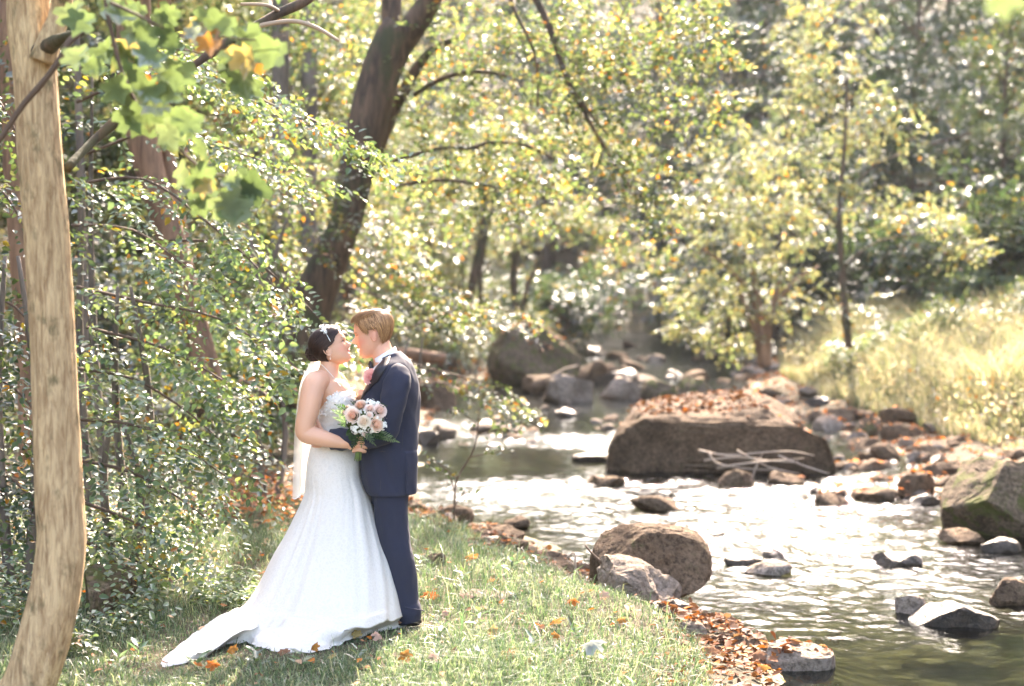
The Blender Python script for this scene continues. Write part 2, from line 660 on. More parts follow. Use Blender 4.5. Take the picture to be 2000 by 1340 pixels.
def grow(seed, H=12, r0=.17, base=.25, R=3.5, nl=22, leaves=18000, leaf=.10, palette='green', orange=.03, lean=0., k=14, spray=.6):
    rng = np.random.default_rng(seed)
    t = np.linspace(0, 1, 9)
    az = rng.uniform(0, 6.28)
    P = np.stack([np.cos(az) * lean * H * t ** 1.3 + .25 * np.cumsum(rng.standard_normal(9)) * .3 * t, np.sin(az) * lean * H * t ** 1.3 + .25 * np.cumsum(rng.standard_normal(9)) * .3 * t, H * .94 * t], 1)
    P[0, :2] = 0
    wood = [tube(P, r0 * (1.12 - t) + .015, 9, rough=.08, seed=seed, sub=2)]
    cs, ds, wts = [], [], []
    for i in range(nl):
        u = base + (1 - base) * ((i + rng.random()) / nl)
        s = np.array([np.interp(u, t, P[:, a]) for a in range(3)])
        a = i * 2.4 + rng.normal() * .5
        prof = math.sin(math.pi * min(1, .28 + .72 * (u - base) / (1 - base))) * .9 + .14
        ln = R * prof * rng.uniform(.75, 1.2)
        el = rad(8 + 45 * (u - base)) + rng.normal() * .12
        d = np.array([math.cos(a) * math.cos(el), math.sin(a) * math.cos(el), math.sin(el)])
        q = np.linspace(0, 1, 5)
        L = s + d * (q * ln)[:, None] + np.array([0, 0, 1.]) * (-.16 * ln * q ** 2)[:, None] + np.cumsum(rng.standard_normal((5, 3)), 0) * .035 * ln * q[:, None]
        wood.append(tube(L, r0 * .34 * (1.1 - u * .6) * (1.05 - q) + .008, 5, cap=False))
        m = max(3, int(leaves / k / nl * prof * 1.4))
        qq = rng.uniform(.18, 1.05, m) ** .8
        c = np.stack([np.interp(qq, q, L[:, b]) for b in range(3)], 1)
        c += rng.standard_normal((m, 3)) * np.array([.2, .2, .09]) * ln * .75
        cs.append(c)
        ds.append(d * .8 + rng.standard_normal((m, 3)) * .65)
    c = np.concatenate(cs); d = np.concatenate(ds)
    Pl, Dl, Nl = spray_pts(rng, c, d, spray, k)
    # tint drifts from clump to clump
    cl = pal(rng, palette, len(Pl), orange)
    dr = 1 + .35 * np.repeat(vnoise(c * .8 + seed), k)
    g = leaf_geo(Pl, Dl, Nl, leaf * rng.uniform(.7, 1.25, len(Pl)), cl * dr[:, None], .62)
    return join(wood), g


def cloud(rng, cl, leaf, palette, orange, k=14, spray=.45, rich=False, flat=None):
    """cl: list of (centre, (rx,ry,rz), sprays) -> leaf geometry filling uneven ellipsoids"""
    cs, ds = [], []
    for c, r, n in cl:
        u = unit(rng.standard_normal((n * 3, 3)))
        q = rng.random((n * 3, 1)) ** .45
        p = u * q
        keep = fbm(np.array(c) * .37 + p * np.array(r) * 1.7, 2) > -.22        # holes and clumps
        p = p[keep][:n]
        cs.append(np.array(c) + p * np.array(r))
        d = p * np.array([1, 1, .3]) + rng.standard_normal(p.shape) * .55 + (0 if flat is None else np.array(flat))
        ds.append(d)
    c = np.concatenate(cs); d = np.concatenate(ds)
    Pl, Dl, Nl = spray_pts(rng, c, d, spray, k)
    col = pal(rng, palette, len(Pl), orange) * (1 + .35 * np.repeat(vnoise(c * 1.1 + 3), k))[:, None]
    return leaf_geo(Pl, Dl, Nl, leaf * rng.uniform(.65, 1.25, len(Pl)), col, .62, rich)


def pxpath(pts):
    return np.array([at(*p[:3]) for p in pts]), np.array([p[3] * p[2] / FPX for p in pts])


def gz(x, y): return float(height(np.array([x]), np.array([y]))[0])

# ---------------------------------------------------------------- rocks
def ico(sub):
    import bmesh
    bm = bmesh.new()
    bmesh.ops.create_icosphere(bm, subdivisions=sub, radius=1)
    V = np.array([v.co[:] for v in bm.verts]); F = np.array([[v.index for v in f.verts] for f in bm.faces])
    bm.free()
    return V, F


ICO = {k: ico(k) for k in (3, 4, 5, 6)}
BVHS = []


def rock_geo(seed, dims, planes=(), sub=4, facets=9, rough=.05, boxy=.5):
    rng = np.random.default_rng(seed)
    V, F = ICO[sub]
    V = np.sign(V) * np.abs(V) ** (1 - boxy * .45)
    V = V / np.abs(V).max()
    for i in range(facets):
        n = unit(rng.standard_normal(3)); d = rng.uniform(.55, .85)
        s = V @ n
        V = V - np.outer(np.maximum(0, s - d) * .97, n)
    V = V * np.array(dims) / 2 / np.abs(V).max(0)
    for n, d in planes:
        n = unit(np.array(n, float)); s = V @ n
        V = V - np.outer(np.maximum(0, s - d) * .95, n)
    m = min(dims)
    nrm = unit(V)
    V = V + nrm * (fbm(V / m * 1.6 + seed * 3.1, 5, .62) * rough * m)[:, None]
    # bedding ledges
    V[:, 2] += .012 * m * np.round(fbm(V / m * 2 + seed, 2) * 3)
    return V, F


def rock(name, seed, px, py_base, Y, wpx, h, depth, mat, label, planes=(), rz=0., sub=4, bury=.25, group=None, facets=9, rough=.05, boxy=.5, z=None, cat='rock', over=1.):
    s = Y / FPX
    X = at(px, py_base, Y)[0]
    H = h / (1 - bury)
    V, F = rock_geo(seed, (wpx * s * over, depth * over, H * over), planes, sub, facets, rough, boxy)
    c, sn = math.cos(rz), math.sin(rz)
    V = V @ np.array([[c, sn, 0], [-sn, c, 0], [0, 0, 1]])
    if z is None:
        z = max(gz(X, Y), float(water_z(Y)))
    loc = Vector((X, Y, z + H * (.5 - bury)))
    me = mesh(name, V, F, M[mat])
    me.set_sharp_from_angle(angle=rad(24))
    o = link(name, me)
    o.location = loc
    tag(o, label, cat, group)
    BVHS.append(BVHTree.FromPolygons([Vector(v) + loc for v in V.tolist()], F.tolist()))
    return o


# the main boulders
bA = rock('boulder', 11, 1368, 930, 20.2, 425, .95, 2.5, 'rock', 'largest flat topped brown boulder in mid stream covered with orange fallen leaves',
          [((-.05, -.09, 1), .52), ((-.06, -1, -.10), 1.12), ((-1, .25, .4), .95), ((1, .15, .3), 1.24), ((-.5, -.9, .1), 1.42), ((.45, -.1, 1), .86), ((0, 1, .2), 1.15), ((0, -.6, 1), .89), ((-.8, -.2, 1), 1.02), ((-1, -1, .2), 1.62)], sub=6, bury=.2, facets=0, rough=.068, boxy=.9, z=-.34, over=1.4)
bB = rock('boulder', 23, 1052, 745, 34.5, 196, 1.32, 1.9, 'rock_moss', 'tall rounded brown boulder standing upstream behind the groom, mossy along its top',
          [((.62, -.1, 1), .62), ((-.9, -.3, .4), 1.02), ((0, -1, .25), .8)], sub=5, bury=.12, facets=3, rough=.05, boxy=.7, z=.24)
bC = rock('boulder', 37, 1272, 1172, 10.35, 238, .60, .75, 'rock', 'rounded brown boulder with a pale ridge at the grassy water edge behind the layered slab',
          [((-.65, -.3, 1), .36), ((.6, -.1, 1), .42), ((.1, -1, .35), .30)], sub=6, bury=.15, facets=4, rough=.045, boxy=.6, z=-.33)
bD = rock('boulder', 41, 1965, 1035, 14.2, 300, .72, 1.3, 'rock_moss', 'slanted mossy boulder cut by the right edge of the photo beside the rapids',
          [((-.85, -.25, 1), .42), ((.2, -1, .75), .44), ((.15, .1, 1), .40)], sub=6, bury=.15, facets=4, rough=.05, boxy=.7, z=-.37)
rock('rock', 52, 1232, 1205, 9.75, 200, .36, .50, 'rock_pale', 'layered pale slab of bedrock in the grass in front of the rounded boulder', [((.25, -.2, 1), .17), ((-.5, -.6, .6), .24)], rz=.1, sub=5, bury=.3, facets=9, rough=.1, boxy=.8, z=-.24)
rock('rock', 53, 1320, 1212, 9.7, 130, .13, .3, 'rock_pale', 'low tapering pale slab just right of the layered slab', rz=-.5, sub=5, bury=.4, facets=7, rough=.1, z=-.33)
rock('rock', 54, 1310, 1230, 9.35, 120, .10, .35, 'rock_pale', 'flat pale ledge sunk in grass below the layered slab', sub=5, bury=.5, facets=5, rough=.07, z=-.26)
rock('rock', 61, 1552, 1306, 8.72, 150, .17, .40, 'rock_pale', 'flat pink grey rock with wet leaves in the still pool at bottom right', [((.08, -.12, 1), .075)], sub=5, bury=.35, facets=5, rough=.05, boxy=.8, z=-.37)
rock('rock', 62, 1400, 1240, 9.3, 80, .1, .3, 'rock', 'small dark stone among litter between the slab and the pool', bury=.35, z=-.33)
ROCKS = [  # px, base py, Y, width px, height, material, label
    (1860, 1232, 9.9, 165, .17, 'rock_wet', 'long jagged wet rock with a hump lying in the water above the still pool'),
    (1775, 1205, 10.2, 70, .15, 'rock_pale', 'left pale end stone splashed by water beside the long jagged rock'),
    (1968, 1188, 10.6, 80, .16, 'rock', 'brown rock with a red leaf at the right edge above the long jagged rock'),
    (1752, 1112, 12.2, 95, .12, 'rock_wet', 'dark streaked wet rock alone in the middle of the near rapids'),
    (1458, 1108, 12.3, 82, .10, 'rock_wet', 'dark left stone of the close cluster right of the rounded boulder'),
    (1500, 1126, 11.9, 90, .10, 'rock_pale', 'pale front stone of the close cluster right of the rounded boulder'),
    (1512, 1098, 12.5, 48, .10, 'rock_wet', 'small grey back stone of the close cluster right of the rounded boulder'),
    (1400, 1041, 13.8, 32, .06, 'rock_wet', 'tiny round dark stone in the rapids just above the rounded boulder'),
    (1282, 994, 15.8, 98, .17, 'rock', 'square brown stone capped with leaves in the glare before the big flat boulder'),
    (1012, 1026, 14.5, 56, .11, 'rock', 'small leaf topped stone in the water close to the near bank'),
    (1182, 950, 17.8, 80, .13, 'rock', 'low stone at the left front foot of the big flat boulder'),
    (1440, 955, 17.6, 72, .19, 'rock', 'rounded pale capped stone in front of the big flat boulder'),
    (1532, 950, 17.8, 72, .17, 'rock', 'flat topped stone in front of the driftwood pile'),
    (1618, 975, 16.9, 70, .15, 'rock_wet', 'wet grey stone at the tip of the gravel bar'),
    (1700, 980, 16.6, 105, .15, 'rock', 'long brown stone on the water side of the gravel bar'),
    (1790, 970, 16.7, 72, .30, 'rock', 'upright wedge shaped brown stone on the gravel bar'),
    (1808, 990, 16.1, 60, .16, 'rock_wet', 'dark stone at the foot of the wedge shaped stone'),
    (1880, 1050, 13.5, 90, .13, 'rock', 'low stone with orange leaves under the mossy right boulder'),
    (1955, 1066, 13.0, 75, .12, 'rock_wet', 'wet grey stone in front of the mossy right boulder'),
    (1108, 798, 30.0, 102, .62, 'rock_pale', 'pale rounded rock below the tall upstream boulder'),
    (1058, 770, 32.0, 90, .4, 'rock', 'leaf strewn stone against the foot of the tall upstream boulder'),
    (1215, 785, 30.5, 105, .47, 'rock_pale', 'pale angular rock leaning right in the upstream riffle'),
    (1282, 790, 29.5, 75, .42, 'rock_moss', 'mossy rounded rock just upstream of the big flat boulder'),
    (1355, 778, 30.5, 90, .5, 'rock_moss', 'dark green mossy rock behind the big flat boulder'),
    (1165, 738, 35.5, 52, .5, 'rock', 'stone tucked against the right side of the tall upstream boulder'),
    (845, 800, 28.5, 85, .55, 'rock', 'brown rock at the water edge right beside the groom shoulder'),
    (862, 858, 23.6, 60, .22, 'rock_pale', 'pale flat stone in the water behind the groom back'),
    (835, 870, 22.8, 52, .2, 'rock_wet', 'wet stone nearest to the groom back'),
    (975, 850, 24.4, 110, .14, 'rock_pale', 'low pale shelf of rock in the stream behind the small dark sapling'),
    (1165, 905, 20.5, 95, .12, 'rock_wet', 'low wet stone left of the big flat boulder'),
    (1730, 880, 20.5, 60, .24, 'rock', 'dark leaning stone on the pebble shore right of the big flat boulder'),
    (1690, 840, 23.5, 60, .3, 'rock_moss', 'green topped stone on the pebble shore under the meadow'),
    (1760, 840, 23.0, 80, .28, 'rock', 'brown block at the meadow foot on the right shore'),
    (1940, 880, 19.3, 100, .22, 'rock_pale', 'sunlit flat stone on the right shore above the mossy right boulder'),
    (1850, 905, 18.8, 80, .2, 'rock', 'stone on the right shore left of the mossy right boulder'),
    (980, 1075, 12.9, 110, .12, 'rock', 'half buried mossy stone on the near bank edge left'),
    (1075, 1105, 12.0, 90, .1, 'rock', 'half buried leaf strewn stone on the near bank edge'),
    (1090, 1150, 11.0, 90, .13, 'rock', 'half buried brown stone in the grass left of the rounded boulder'),
    (850, 1140, 10.0, 45, .09, 'rock_moss', 'mossy stone in the grass right of the groom legs'),
    (880, 1060, 13.3, 95, .14, 'rock', 'flat brown stone on the bank at the foot of the dark sapling'),
    (960, 1205, 8.9, 130, .05, 'rock_pale', 'flat stone nearly hidden by grass in the middle of the lawn'),
]
for i, (px, py, Y, wp, h, mt, lb) in enumerate(ROCKS):
    rock('rock', 100 + i, px, py, Y, wp, h, wp * Y / FPX * random.Random(i).uniform(.6, .95), mt, lb, bury=.35, facets=8, rough=.08, rz=random.Random(i).uniform(-.5, .5), z=float(water_z(Y)) if i < 35 else None)
rock('rock', 77, 205, 1262, 8.3, 105, .32, .5, 'rock_moss', 'dark brown mossy rock in the shrubs beside the foreground trunk', bury=.2, sub=5, facets=6)
rock('rock', 78, 262, 1215, 9.0, 70, .2, .4, 'rock_moss', 'smaller dark rock touching the mossy rock near the foreground trunk', bury=.2, facets=6)

# loose stones along the shores: individual copies of six stones
rng = np.random.default_rng(5)
protos = []
for k in range(8):
    V, F = rock_geo(300 + k, (1, .8, .5), sub=3, facets=8, rough=.07)
    protos.append((mesh('stone', V, F, M[('rock', 'rock_pale', 'rock_wet', 'rock')[k % 4]]), V, F))
    protos[-1][0].set_sharp_from_angle(angle=rad(24))


def stones(n, fn, label, group, smin, smax):
    got = 0
    while got < n:
        x, y = fn()
        me, V, F = protos[rng.integers(0, 8)]
        s = rng.uniform(smin, smax) * (1 if rng.random() < .8 else 1.5)
        z = max(gz(x, y), float(water_z(y)) - .04)
        o = link('stone', me)
        o.location = (x, y, z + .06 * s)
        o.scale = (s, s, s)
        o.rotation_euler = (rng.normal() * .2, rng.normal() * .2, rng.uniform(0, 6.28))
        tag(o, label, 'stone', group)
        mt = Matrix.LocRotScale(o.location, o.rotation_euler, o.scale)
        BVHS.append(BVHTree.FromPolygons([mt @ Vector(v) for v in V.tolist()], F.tolist()))
        got += 1


def shoreR(y0, y1, a, b):
    def f():
        y = y0 + (y1 - y0) * rng.random()
        return float(x_right(y)) + rng.uniform(a, b), y
    return f


def px_area(px0, px1, py0, py1):
    def f():
        px, py = rng.uniform(px0, px1), rng.uniform(py0, py1)
        Y = 2.1 * FPX / max(20, py - 625)
        for _ in range(6):
            Y = (CAM_Z - float(water_z(Y))) * FPX / max(20, py - 625)
        return float(at(px, py, Y)[0]), Y
    return f


stones(92, px_area(1610, 1990, 825, 960), 'loose stone on the sunlit pebble shore below the right meadow', 'loose stones on the right pebble shore', .16, .42)
stones(18, px_area(1590, 1860, 925, 985), 'loose stone on the leafy gravel bar between two arms of the stream', 'loose stones on the gravel bar', .12, .3)
stones(68, px_area(1140, 1440, 652, 770), 'stone breaking the water of the far upstream riffle', 'stones in the far riffle', .3, .95)
stones(22, px_area(830, 1200, 770, 900), 'stone lying in the stream between groom and tall boulder', 'stones in the middle stream', .14, .42)
stones(45, shoreR(23.5, 44, -.3, .8), 'stone on the far right shore under the meadow edge', 'stones under the meadow edge', .2, .6)
stones(53, lambda: (lambda y: (float(x_left(y)) - rng.uniform(-.15, .6 + .8 * float(sm(9.8, 11.5, y))), y))(rng.uniform(8.6, 15.5)), 'stone half sunk in litter along the near bank edge', 'stones along the near bank', .1, .24)


def surf(x, y):
    z = gz(x, y)
    o = Vector((x, y, 6))
    for b in BVHS:
        h = b.ray_cast(o, Vector((0, 0, -1)))
        if h[0] is not None and h[0].z > z:
            z = h[0].z
    return z


# driftwood jammed against the big boulder
t = thing('driftwood', 'tangle of bare pale driftwood branches caught on the front of the big flat boulder', 'driftwood', at(1480, 915, 18.5))
for k, pts in enumerate([[(1365, 880), (1420, 890), (1480, 885), (1545, 882), (1590, 890)], [(1375, 900), (1440, 893), (1500, 900), (1560, 903)],
                         [(1385, 885), (1400, 905), (1450, 915), (1530, 918)], [(1470, 930), (1480, 905), (1490, 885)], [(1520, 890), (1575, 912), (1620, 925)],
                         [(1400, 915), (1460, 905), (1570, 895)], [(1440, 880), (1500, 912), (1560, 925)]]):
    P = np.array([at(a, b, 18.55 + .12 * math.sin(k * 2 + i)) for i, (a, b) in enumerate(pts)])
    part('branch', tube(P, np.linspace(.019, .007, len(P)), 6, sub=3, rough=.35, seed=k), M['twig_pale'], t)
t = thing('fallen_log', 'brown fallen log lying on the leafy bank left of the tall upstream boulder', 'log', at(820, 695, 33))
part('log', tube(np.array([at(760, 690, 33), at(810, 694, 33), at(870, 700, 33)]), [.13, .15, .12], 8, sub=3, rough=.1), M['bark_red'], t)


def stick(label, pts, Y, r0, r1, mat='twig', fork=None):
    t = thing('stick', label, 'stick', at(pts[0][0], pts[0][1], Y))
    P = np.array([at(a, b, Y + (c[0] if c else 0)) for a, b, *c in pts])
    part('twig', tube(P, np.linspace(r0, r1, len(P)), 5, sub=3, rough=.1), M[mat], t)
    if fork:
        P = np.array([at(a, b, Y) for a, b in fork])
        part('twig', tube(P, np.linspace(r1 * 1.2, r1 * .6, len(P)), 5, sub=3), M[mat], t)


stick('thin bare twig leaning on the left side of the rounded boulder', [(1143, 1065), (1160, 1085), (1198, 1120)], 9.9, .007, .011)
stick('pale curved twig in the grass left of the rounded boulder', [(1107, 1090), (1122, 1080), (1124, 1110), (1135, 1135)], 10.2, .009, .007, 'twig_pale', [(1122, 1105), (1108, 1095)])
stick('brown twig lying on the lawn left of the large pale leaf', [(1030, 1180), (1060, 1195), (1085, 1215), (1095, 1232)], 8.6, .01, .006)
stick('brown forked twig on the lawn below the pale ledge', [(1150, 1235), (1200, 1250), (1270, 1285)], 8.4, .008, .004, 'twig', [(1200, 1250), (1235, 1245)])
stick('pale bare twig slanting out of the water before the tall upstream boulder', [(1075, 738), (1100, 722), (1128, 714)], 31, .03, .015, 'twig_pale')
stick('pale curved twig rising from the left undergrowth beside the train', [(365, 1085), (385, 1060), (390, 1020), (402, 995)], 9.5, .009, .005, 'twig_pale')

# ---------------------------------------------------------------- foreground tree on the left
t = thing('foreground_tree', 'pale barked foreground tree at the left edge with large lobed leaves', 'tree', (at(60, 1330, 6.3)[0], 6.3, gz(at(60, 1330, 6.3)[0], 6.3)))
P, R = pxpath([(-30, 1480, 6.3, 66), (20, 1400, 6.3, 58), (58, 1335, 6.3, 53), (86, 1250, 6.3, 52), (107, 1160, 6.3, 51), (120, 1055, 6.3, 49), (115, 960, 6.3, 47), (112, 880, 6.3, 46), (104, 700, 6.3, 44),
               (100, 620, 6.3, 44), (90, 440, 6.3, 44), (78, 300, 6.3, 43), (68, 137, 6.3, 43), (60, 60, 6.3, 45), (56, 0, 6.3, 42), (52, -150, 6.3, 40), (45, -500, 6.3, 36), (60, -1000, 6.3, 28)])
part('trunk', tube(P, R * .98, 110, sub=14, rough=.03, seed=3, ref=(0, 1, 0), ridge=.07), M['bark_pale'], t)
P, R = pxpath([(82, 120, 6.2, 26), (100, 70, 6.2, 22), (118, 20, 6.2, 19), (128, -80, 6.1, 18), (150, -400, 6.0, 14)])
part('limb', tube(P, R, 16, sub=4, rough=.06, seed=4), M['bark_pale'], t)
P, R = pxpath([(66, 108, 6.3, 26), (98, 88, 6.15, 15), (125, 72, 6.0, 10), (145, 66, 5.9, 7.5), (160, 64, 5.85, 5)])
part('limb', tube(P, R, 24, sub=6, rough=.22, seed=5, ridge=.2), M['bark_dark'], t)
P, R = pxpath([(152, 66, 5.85, 7), (132, 85, 5.8, 7), (118, 115, 5.8, 6.5), (80, 165, 5.8, 6), (45, 205, 5.8, 6), (5, 265, 5.8, 6), (-40, 330, 5.8, 5)])
part('limb', tube(P, R, 10, sub=4, rough=.1, seed=6), M['twig'], t)
P, R = pxpath([(640, -40, 7.6, 11), (600, 0, 7.5, 10), (540, 28, 7.4, 9), (500, 50, 7.3, 9), (430, 92, 7.2, 10), (375, 130, 7.1, 8), (300, 180, 7.0, 8), (225, 238, 6.9, 11), (178, 280, 6.8, 8), (130, 330, 6.6, 9)])
lb = part('limb', tube(P, R, 10, sub=4, rough=.12, seed=7), M['bark_dark'], t)
P, R = pxpath([(500, 52, 7.3, 5), (540, 44, 7.3, 4.5), (580, 42, 7.3, 4.5), (620, 55, 7.3, 4), (662, 80, 7.3, 3)])
part('twig', tube(P, R, 8, sub=4), M['twig_pale'], lb)
P, R = pxpath([(545, 22, 7.4, 4), (520, 10, 7.3, 3.5), (470, 8, 7.3, 3)])
part('twig', tube(P, R, 8, sub=4), M['twig_pale'], lb)

# big lobed leaves on two hanging shoots
OUT = np.array([(0, 0), (.10, .10), (.36, .02), (.50, .22), (.34, .36), (.52, .52), (.40, .70), (.22, .66), (.10, .80), (0, .98)])
OUTL = np.vstack([OUT, (OUT * [-1, 1])[-2:0:-1]])


def lobed(seed, curl=.12):
    rng = np.random.default_rng(seed)
    o = OUTL + rng.normal(size=OUTL.shape) * .02
    m = o * .5 + np.array([0, .2])
    V = np.vstack([o, m, [[0, .42]]])
    n = len(o)
    z = -curl * (V[:, 0] ** 2) * 3 - curl * (V[:, 1] - .4) ** 2 * 1.6 + .03 * rng.normal(size=len(V))
    z[n:] += .03
    V = np.column_stack([V, z])
    j = np.arange(n); j2 = (j + 1) % n
    return V, [np.stack([j, j2, n + j2, n + j], 1), np.stack([n + j, n + j2, np.full(n, 2 * n)], 1)]


LOBES = [lobed(k, .06 + .07 * (k % 4)) for k in range(8)]
LCOL = {'g': (.19, .25, .11), 'l': (.25, .30, .15), 'd': (.10, .14, .06), 'o': (.42, .19, .05), 'y': (.46, .34, .14), 'r': (.50, .14, .03), 'b': (.28, .15, .09), 'w': (.33, .36, .31), 'p': (.55, .36, .27)}
_lm = {}


def leafmesh(k, c, name='leaf'):
    if (k, c, name) not in _lm:
        V, F = LOBES[k]
        cc = np.array(LCOL[c]) * .8 * (1 + .25 * vnoise(V * 4 + k)[:, None])
        nn_ = len(OUTL)
        cc[nn_:] *= .8
        if c in 'gl' and k % 3 == 0:
            cc = cc + sm(.7, 1, V[:, 1])[:, None] * np.array((.15, .04, 0))
        _lm[(k, c, name)] = mesh(name, V, F, M['leaf_near'] if name == 'leaf' else M['litter'], True, cc)
    return _lm[(k, c, name)]


def put_leaf(parent, px, py, Y, size_px, ang, c, k, tilt=None, rng=random.Random(1)):
    o = link('leaf', leafmesh(k, c), parent)
    s = size_px * Y / FPX
    tl = rng.uniform(-.6, .6) if tilt is None else tilt
    # leaf hangs in the picture plane: +Y of leaf points along ang (0 = down), normal towards the camera
    o.location = Vector(at(px, py, Y) - root_of(parent))
    o.rotation_euler = (Matrix.Rotation(rng.uniform(-.5, .5), 3, 'Z') @ Matrix.Rotation(-ang, 3, 'Y') @ Matrix.Rotation(math.pi / 2 * -1 + tl * .8, 3, 'X') @ Matrix.Rotation(rng.uniform(-.5, .5), 3, 'Y')).to_euler()
    o.scale = (s, s, s)
    return o


P, R = pxpath([(200, -90, 5.3, 5), (206, 0, 5.3, 4.5), (216, 55, 5.3, 4.5), (233, 125, 5.3, 4), (250, 170, 5.3, 4), (275, 215, 5.3, 3.5), (310, 255, 5.3, 3.5), (345, 285, 5.3, 3), (372, 312, 5.3, 3), (410, 338, 5.3, 2.5), (440, 343, 5.3, 2), (480, 340, 5.3, 1.5)])
b1 = part('limb', tube(P, R, 8, sub=3), M['twig'], t)
P, R = pxpath([(215, 5, 5.2, 3.5), (270, 30, 5.2, 3), (330, 60, 5.2, 2.5), (380, 75, 5.2, 2.2), (440, 72, 5.2, 2), (490, 78, 5.2, 1.8), (560, 70, 5.2, 1.4)])
b2 = part('limb', tube(P, R, 8, sub=3), M['twig'], t)
LV = [(130, 5, 60, .3, 'l'), (165, 20, 62, -.3, 'g'), (205, -10, 60, .4, 'g'), (238, 5, 62, -.2, 'g'), (272, 0, 60, -.5, 'g'), (262, 40, 58, -.3, 'g'), (240, 70, 55, .1, 'y'), (290, 45, 62, -.2, 'g'),
      (255, 95, 60, -.6, 'g'), (148, 88, 58, .1, 'l'), (195, 85, 60, .6, 'g'), (180, 110, 50, .2, 'g'), (270, 110, 60, -.4, 'g'), (305, 95, 62, -.7, 'g'), (330, 120, 62, .1, 'l'), (350, 115, 66, -.1, 'g'),
      (235, 155, 66, 1.0, 'g'), (215, 150, 60, .5, 'g'), (262, 165, 60, -.8, 'l'), (300, 155, 64, -.5, 'g'), (340, 160, 60, -.3, 'g'), (243, 205, 66, .5, 'g'), (285, 195, 64, .1, 'g'), (290, 215, 66, -.5, 'g'),
      (320, 195, 60, -.9, 'l'), (345, 205, 58, -.2, 'g'), (375, 215, 60, -.4, 'g'), (325, 250, 58, .3, 'g'), (350, 245, 60, -.8, 'l'), (385, 225, 62, -.9, 'g'), (395, 268, 58, -.3, 'g'), (300, 148, 34, -.2, 'r'),
      (372, 330, 62, .9, 'g'), (350, 320, 58, .5, 'l'), (400, 345, 46, -.1, 'y'), (395, 345, 62, .1, 'g'), (430, 372, 76, .5, 'l'), (455, 385, 66, .1, 'd'), (470, 385, 72, -.2, 'g'), (478, 345, 66, -.2, 'g'),
      (500, 345, 66, -.8, 'g'), (520, 350, 70, -.9, 'd'), (385, 385, 46, .3, 'g'), (440, 345, 40, .9, 'l'),
      (362, 52, 60, 1.2, 'y'), (375, 52, 34, .2, 'w'), (410, 20, 66, -.1, 'g'), (440, 25, 60, -.4, 'g'), (462, 48, 44, .1, 'g'), (405, 62, 56, .2, 'o'), (420, 62, 52, -.4, 'o'), (480, 85, 72, -.1, 'y'), (495, 90, 66, -.3, 'o'),
      (350, 65, 56, -1.0, 'd'), (520, 70, 76, -.9, 'g'), (545, 75, 72, -.4, 'g'), (450, 88, 66, .1, 'g'), (470, 125, 72, .1, 'g'), (490, 150, 60, -.3, 'g'), (340, 10, 50, -.6, 'g'), (310, 20, 60, .1, 'g'), (475, 130, 60, -.7, 'd')]
for i, (a, b, s, an, c) in enumerate(LV):
    put_leaf(b2 if b < 170 and a > 290 else b1, a, b, (5.2 if b < 170 and a > 290 else 5.3) + .12 * math.sin(i * 3.3), s * 1.05, an, c, i % 8)
cr = cloud(np.random.default_rng(8), [(at(60, -900, 6.4), (1.6, 1.4, .7), 70), (at(150, -500, 5.6), (.8, .9, .35), 24)], .13, 'yellowgreen', .05, 10)
part('crown', cr, M['leaf_thin'], t)
t = thing('hanging_twig', 'single bright green leaf hanging from a twig into the top right corner', 'twig', at(1960, -60, 3.0))
P, R = pxpath([(2040, -140, 3.0, 4), (1990, -80, 3.0, 3), (1950, -35, 3.0, 2.5)])
st = part('stem', tube(P, R, 6, sub=3), M['twig'], t)
put_leaf(t, 1955, -30, 3.0, 80, .15, 'l', 2, 0)
put_leaf(t, 1995, -90, 3.0, 80, -.9, 'l', 4, 0)


# ---------------------------------------------------------------- trees with their own place in the picture
def custom_tree(name, label, base, trunks, limbs, clouds, leaf, palette, orange, bark, seed, k=14, spray=.45, cat='tree', mat='leaf_thin', rich=False, group=None, flat=None, crown='crown'):
    t = thing(name, label, cat, base, group)
    for i, pts in enumerate(trunks):
        P, R = pxpath(pts)
        part('trunk' if cat == 'tree' else 'stem', tube(P, R, 18 if R.max() > .1 else 8, sub=5, rough=.05, seed=seed + i), M[bark], t)
    for i, pts in enumerate(limbs):
        P, R = pxpath(pts)
        part('limb' if cat == 'tree' else 'branch', tube(P, R, 7, sub=4, rough=.06, seed=seed + 20 + i), M[bark], t)
    if clouds:
        cl = [(at(c[0], c[1], c[2]), c[3:6], c[6]) for c in clouds]
        part(crown, cloud(np.random.default_rng(seed), cl, leaf, palette, orange, k, spray, rich, flat), M[mat], t)
    return t


def base(px, Y):
    x = at(px, 600, Y)[0]
    return (x, Y, gz(x, Y))


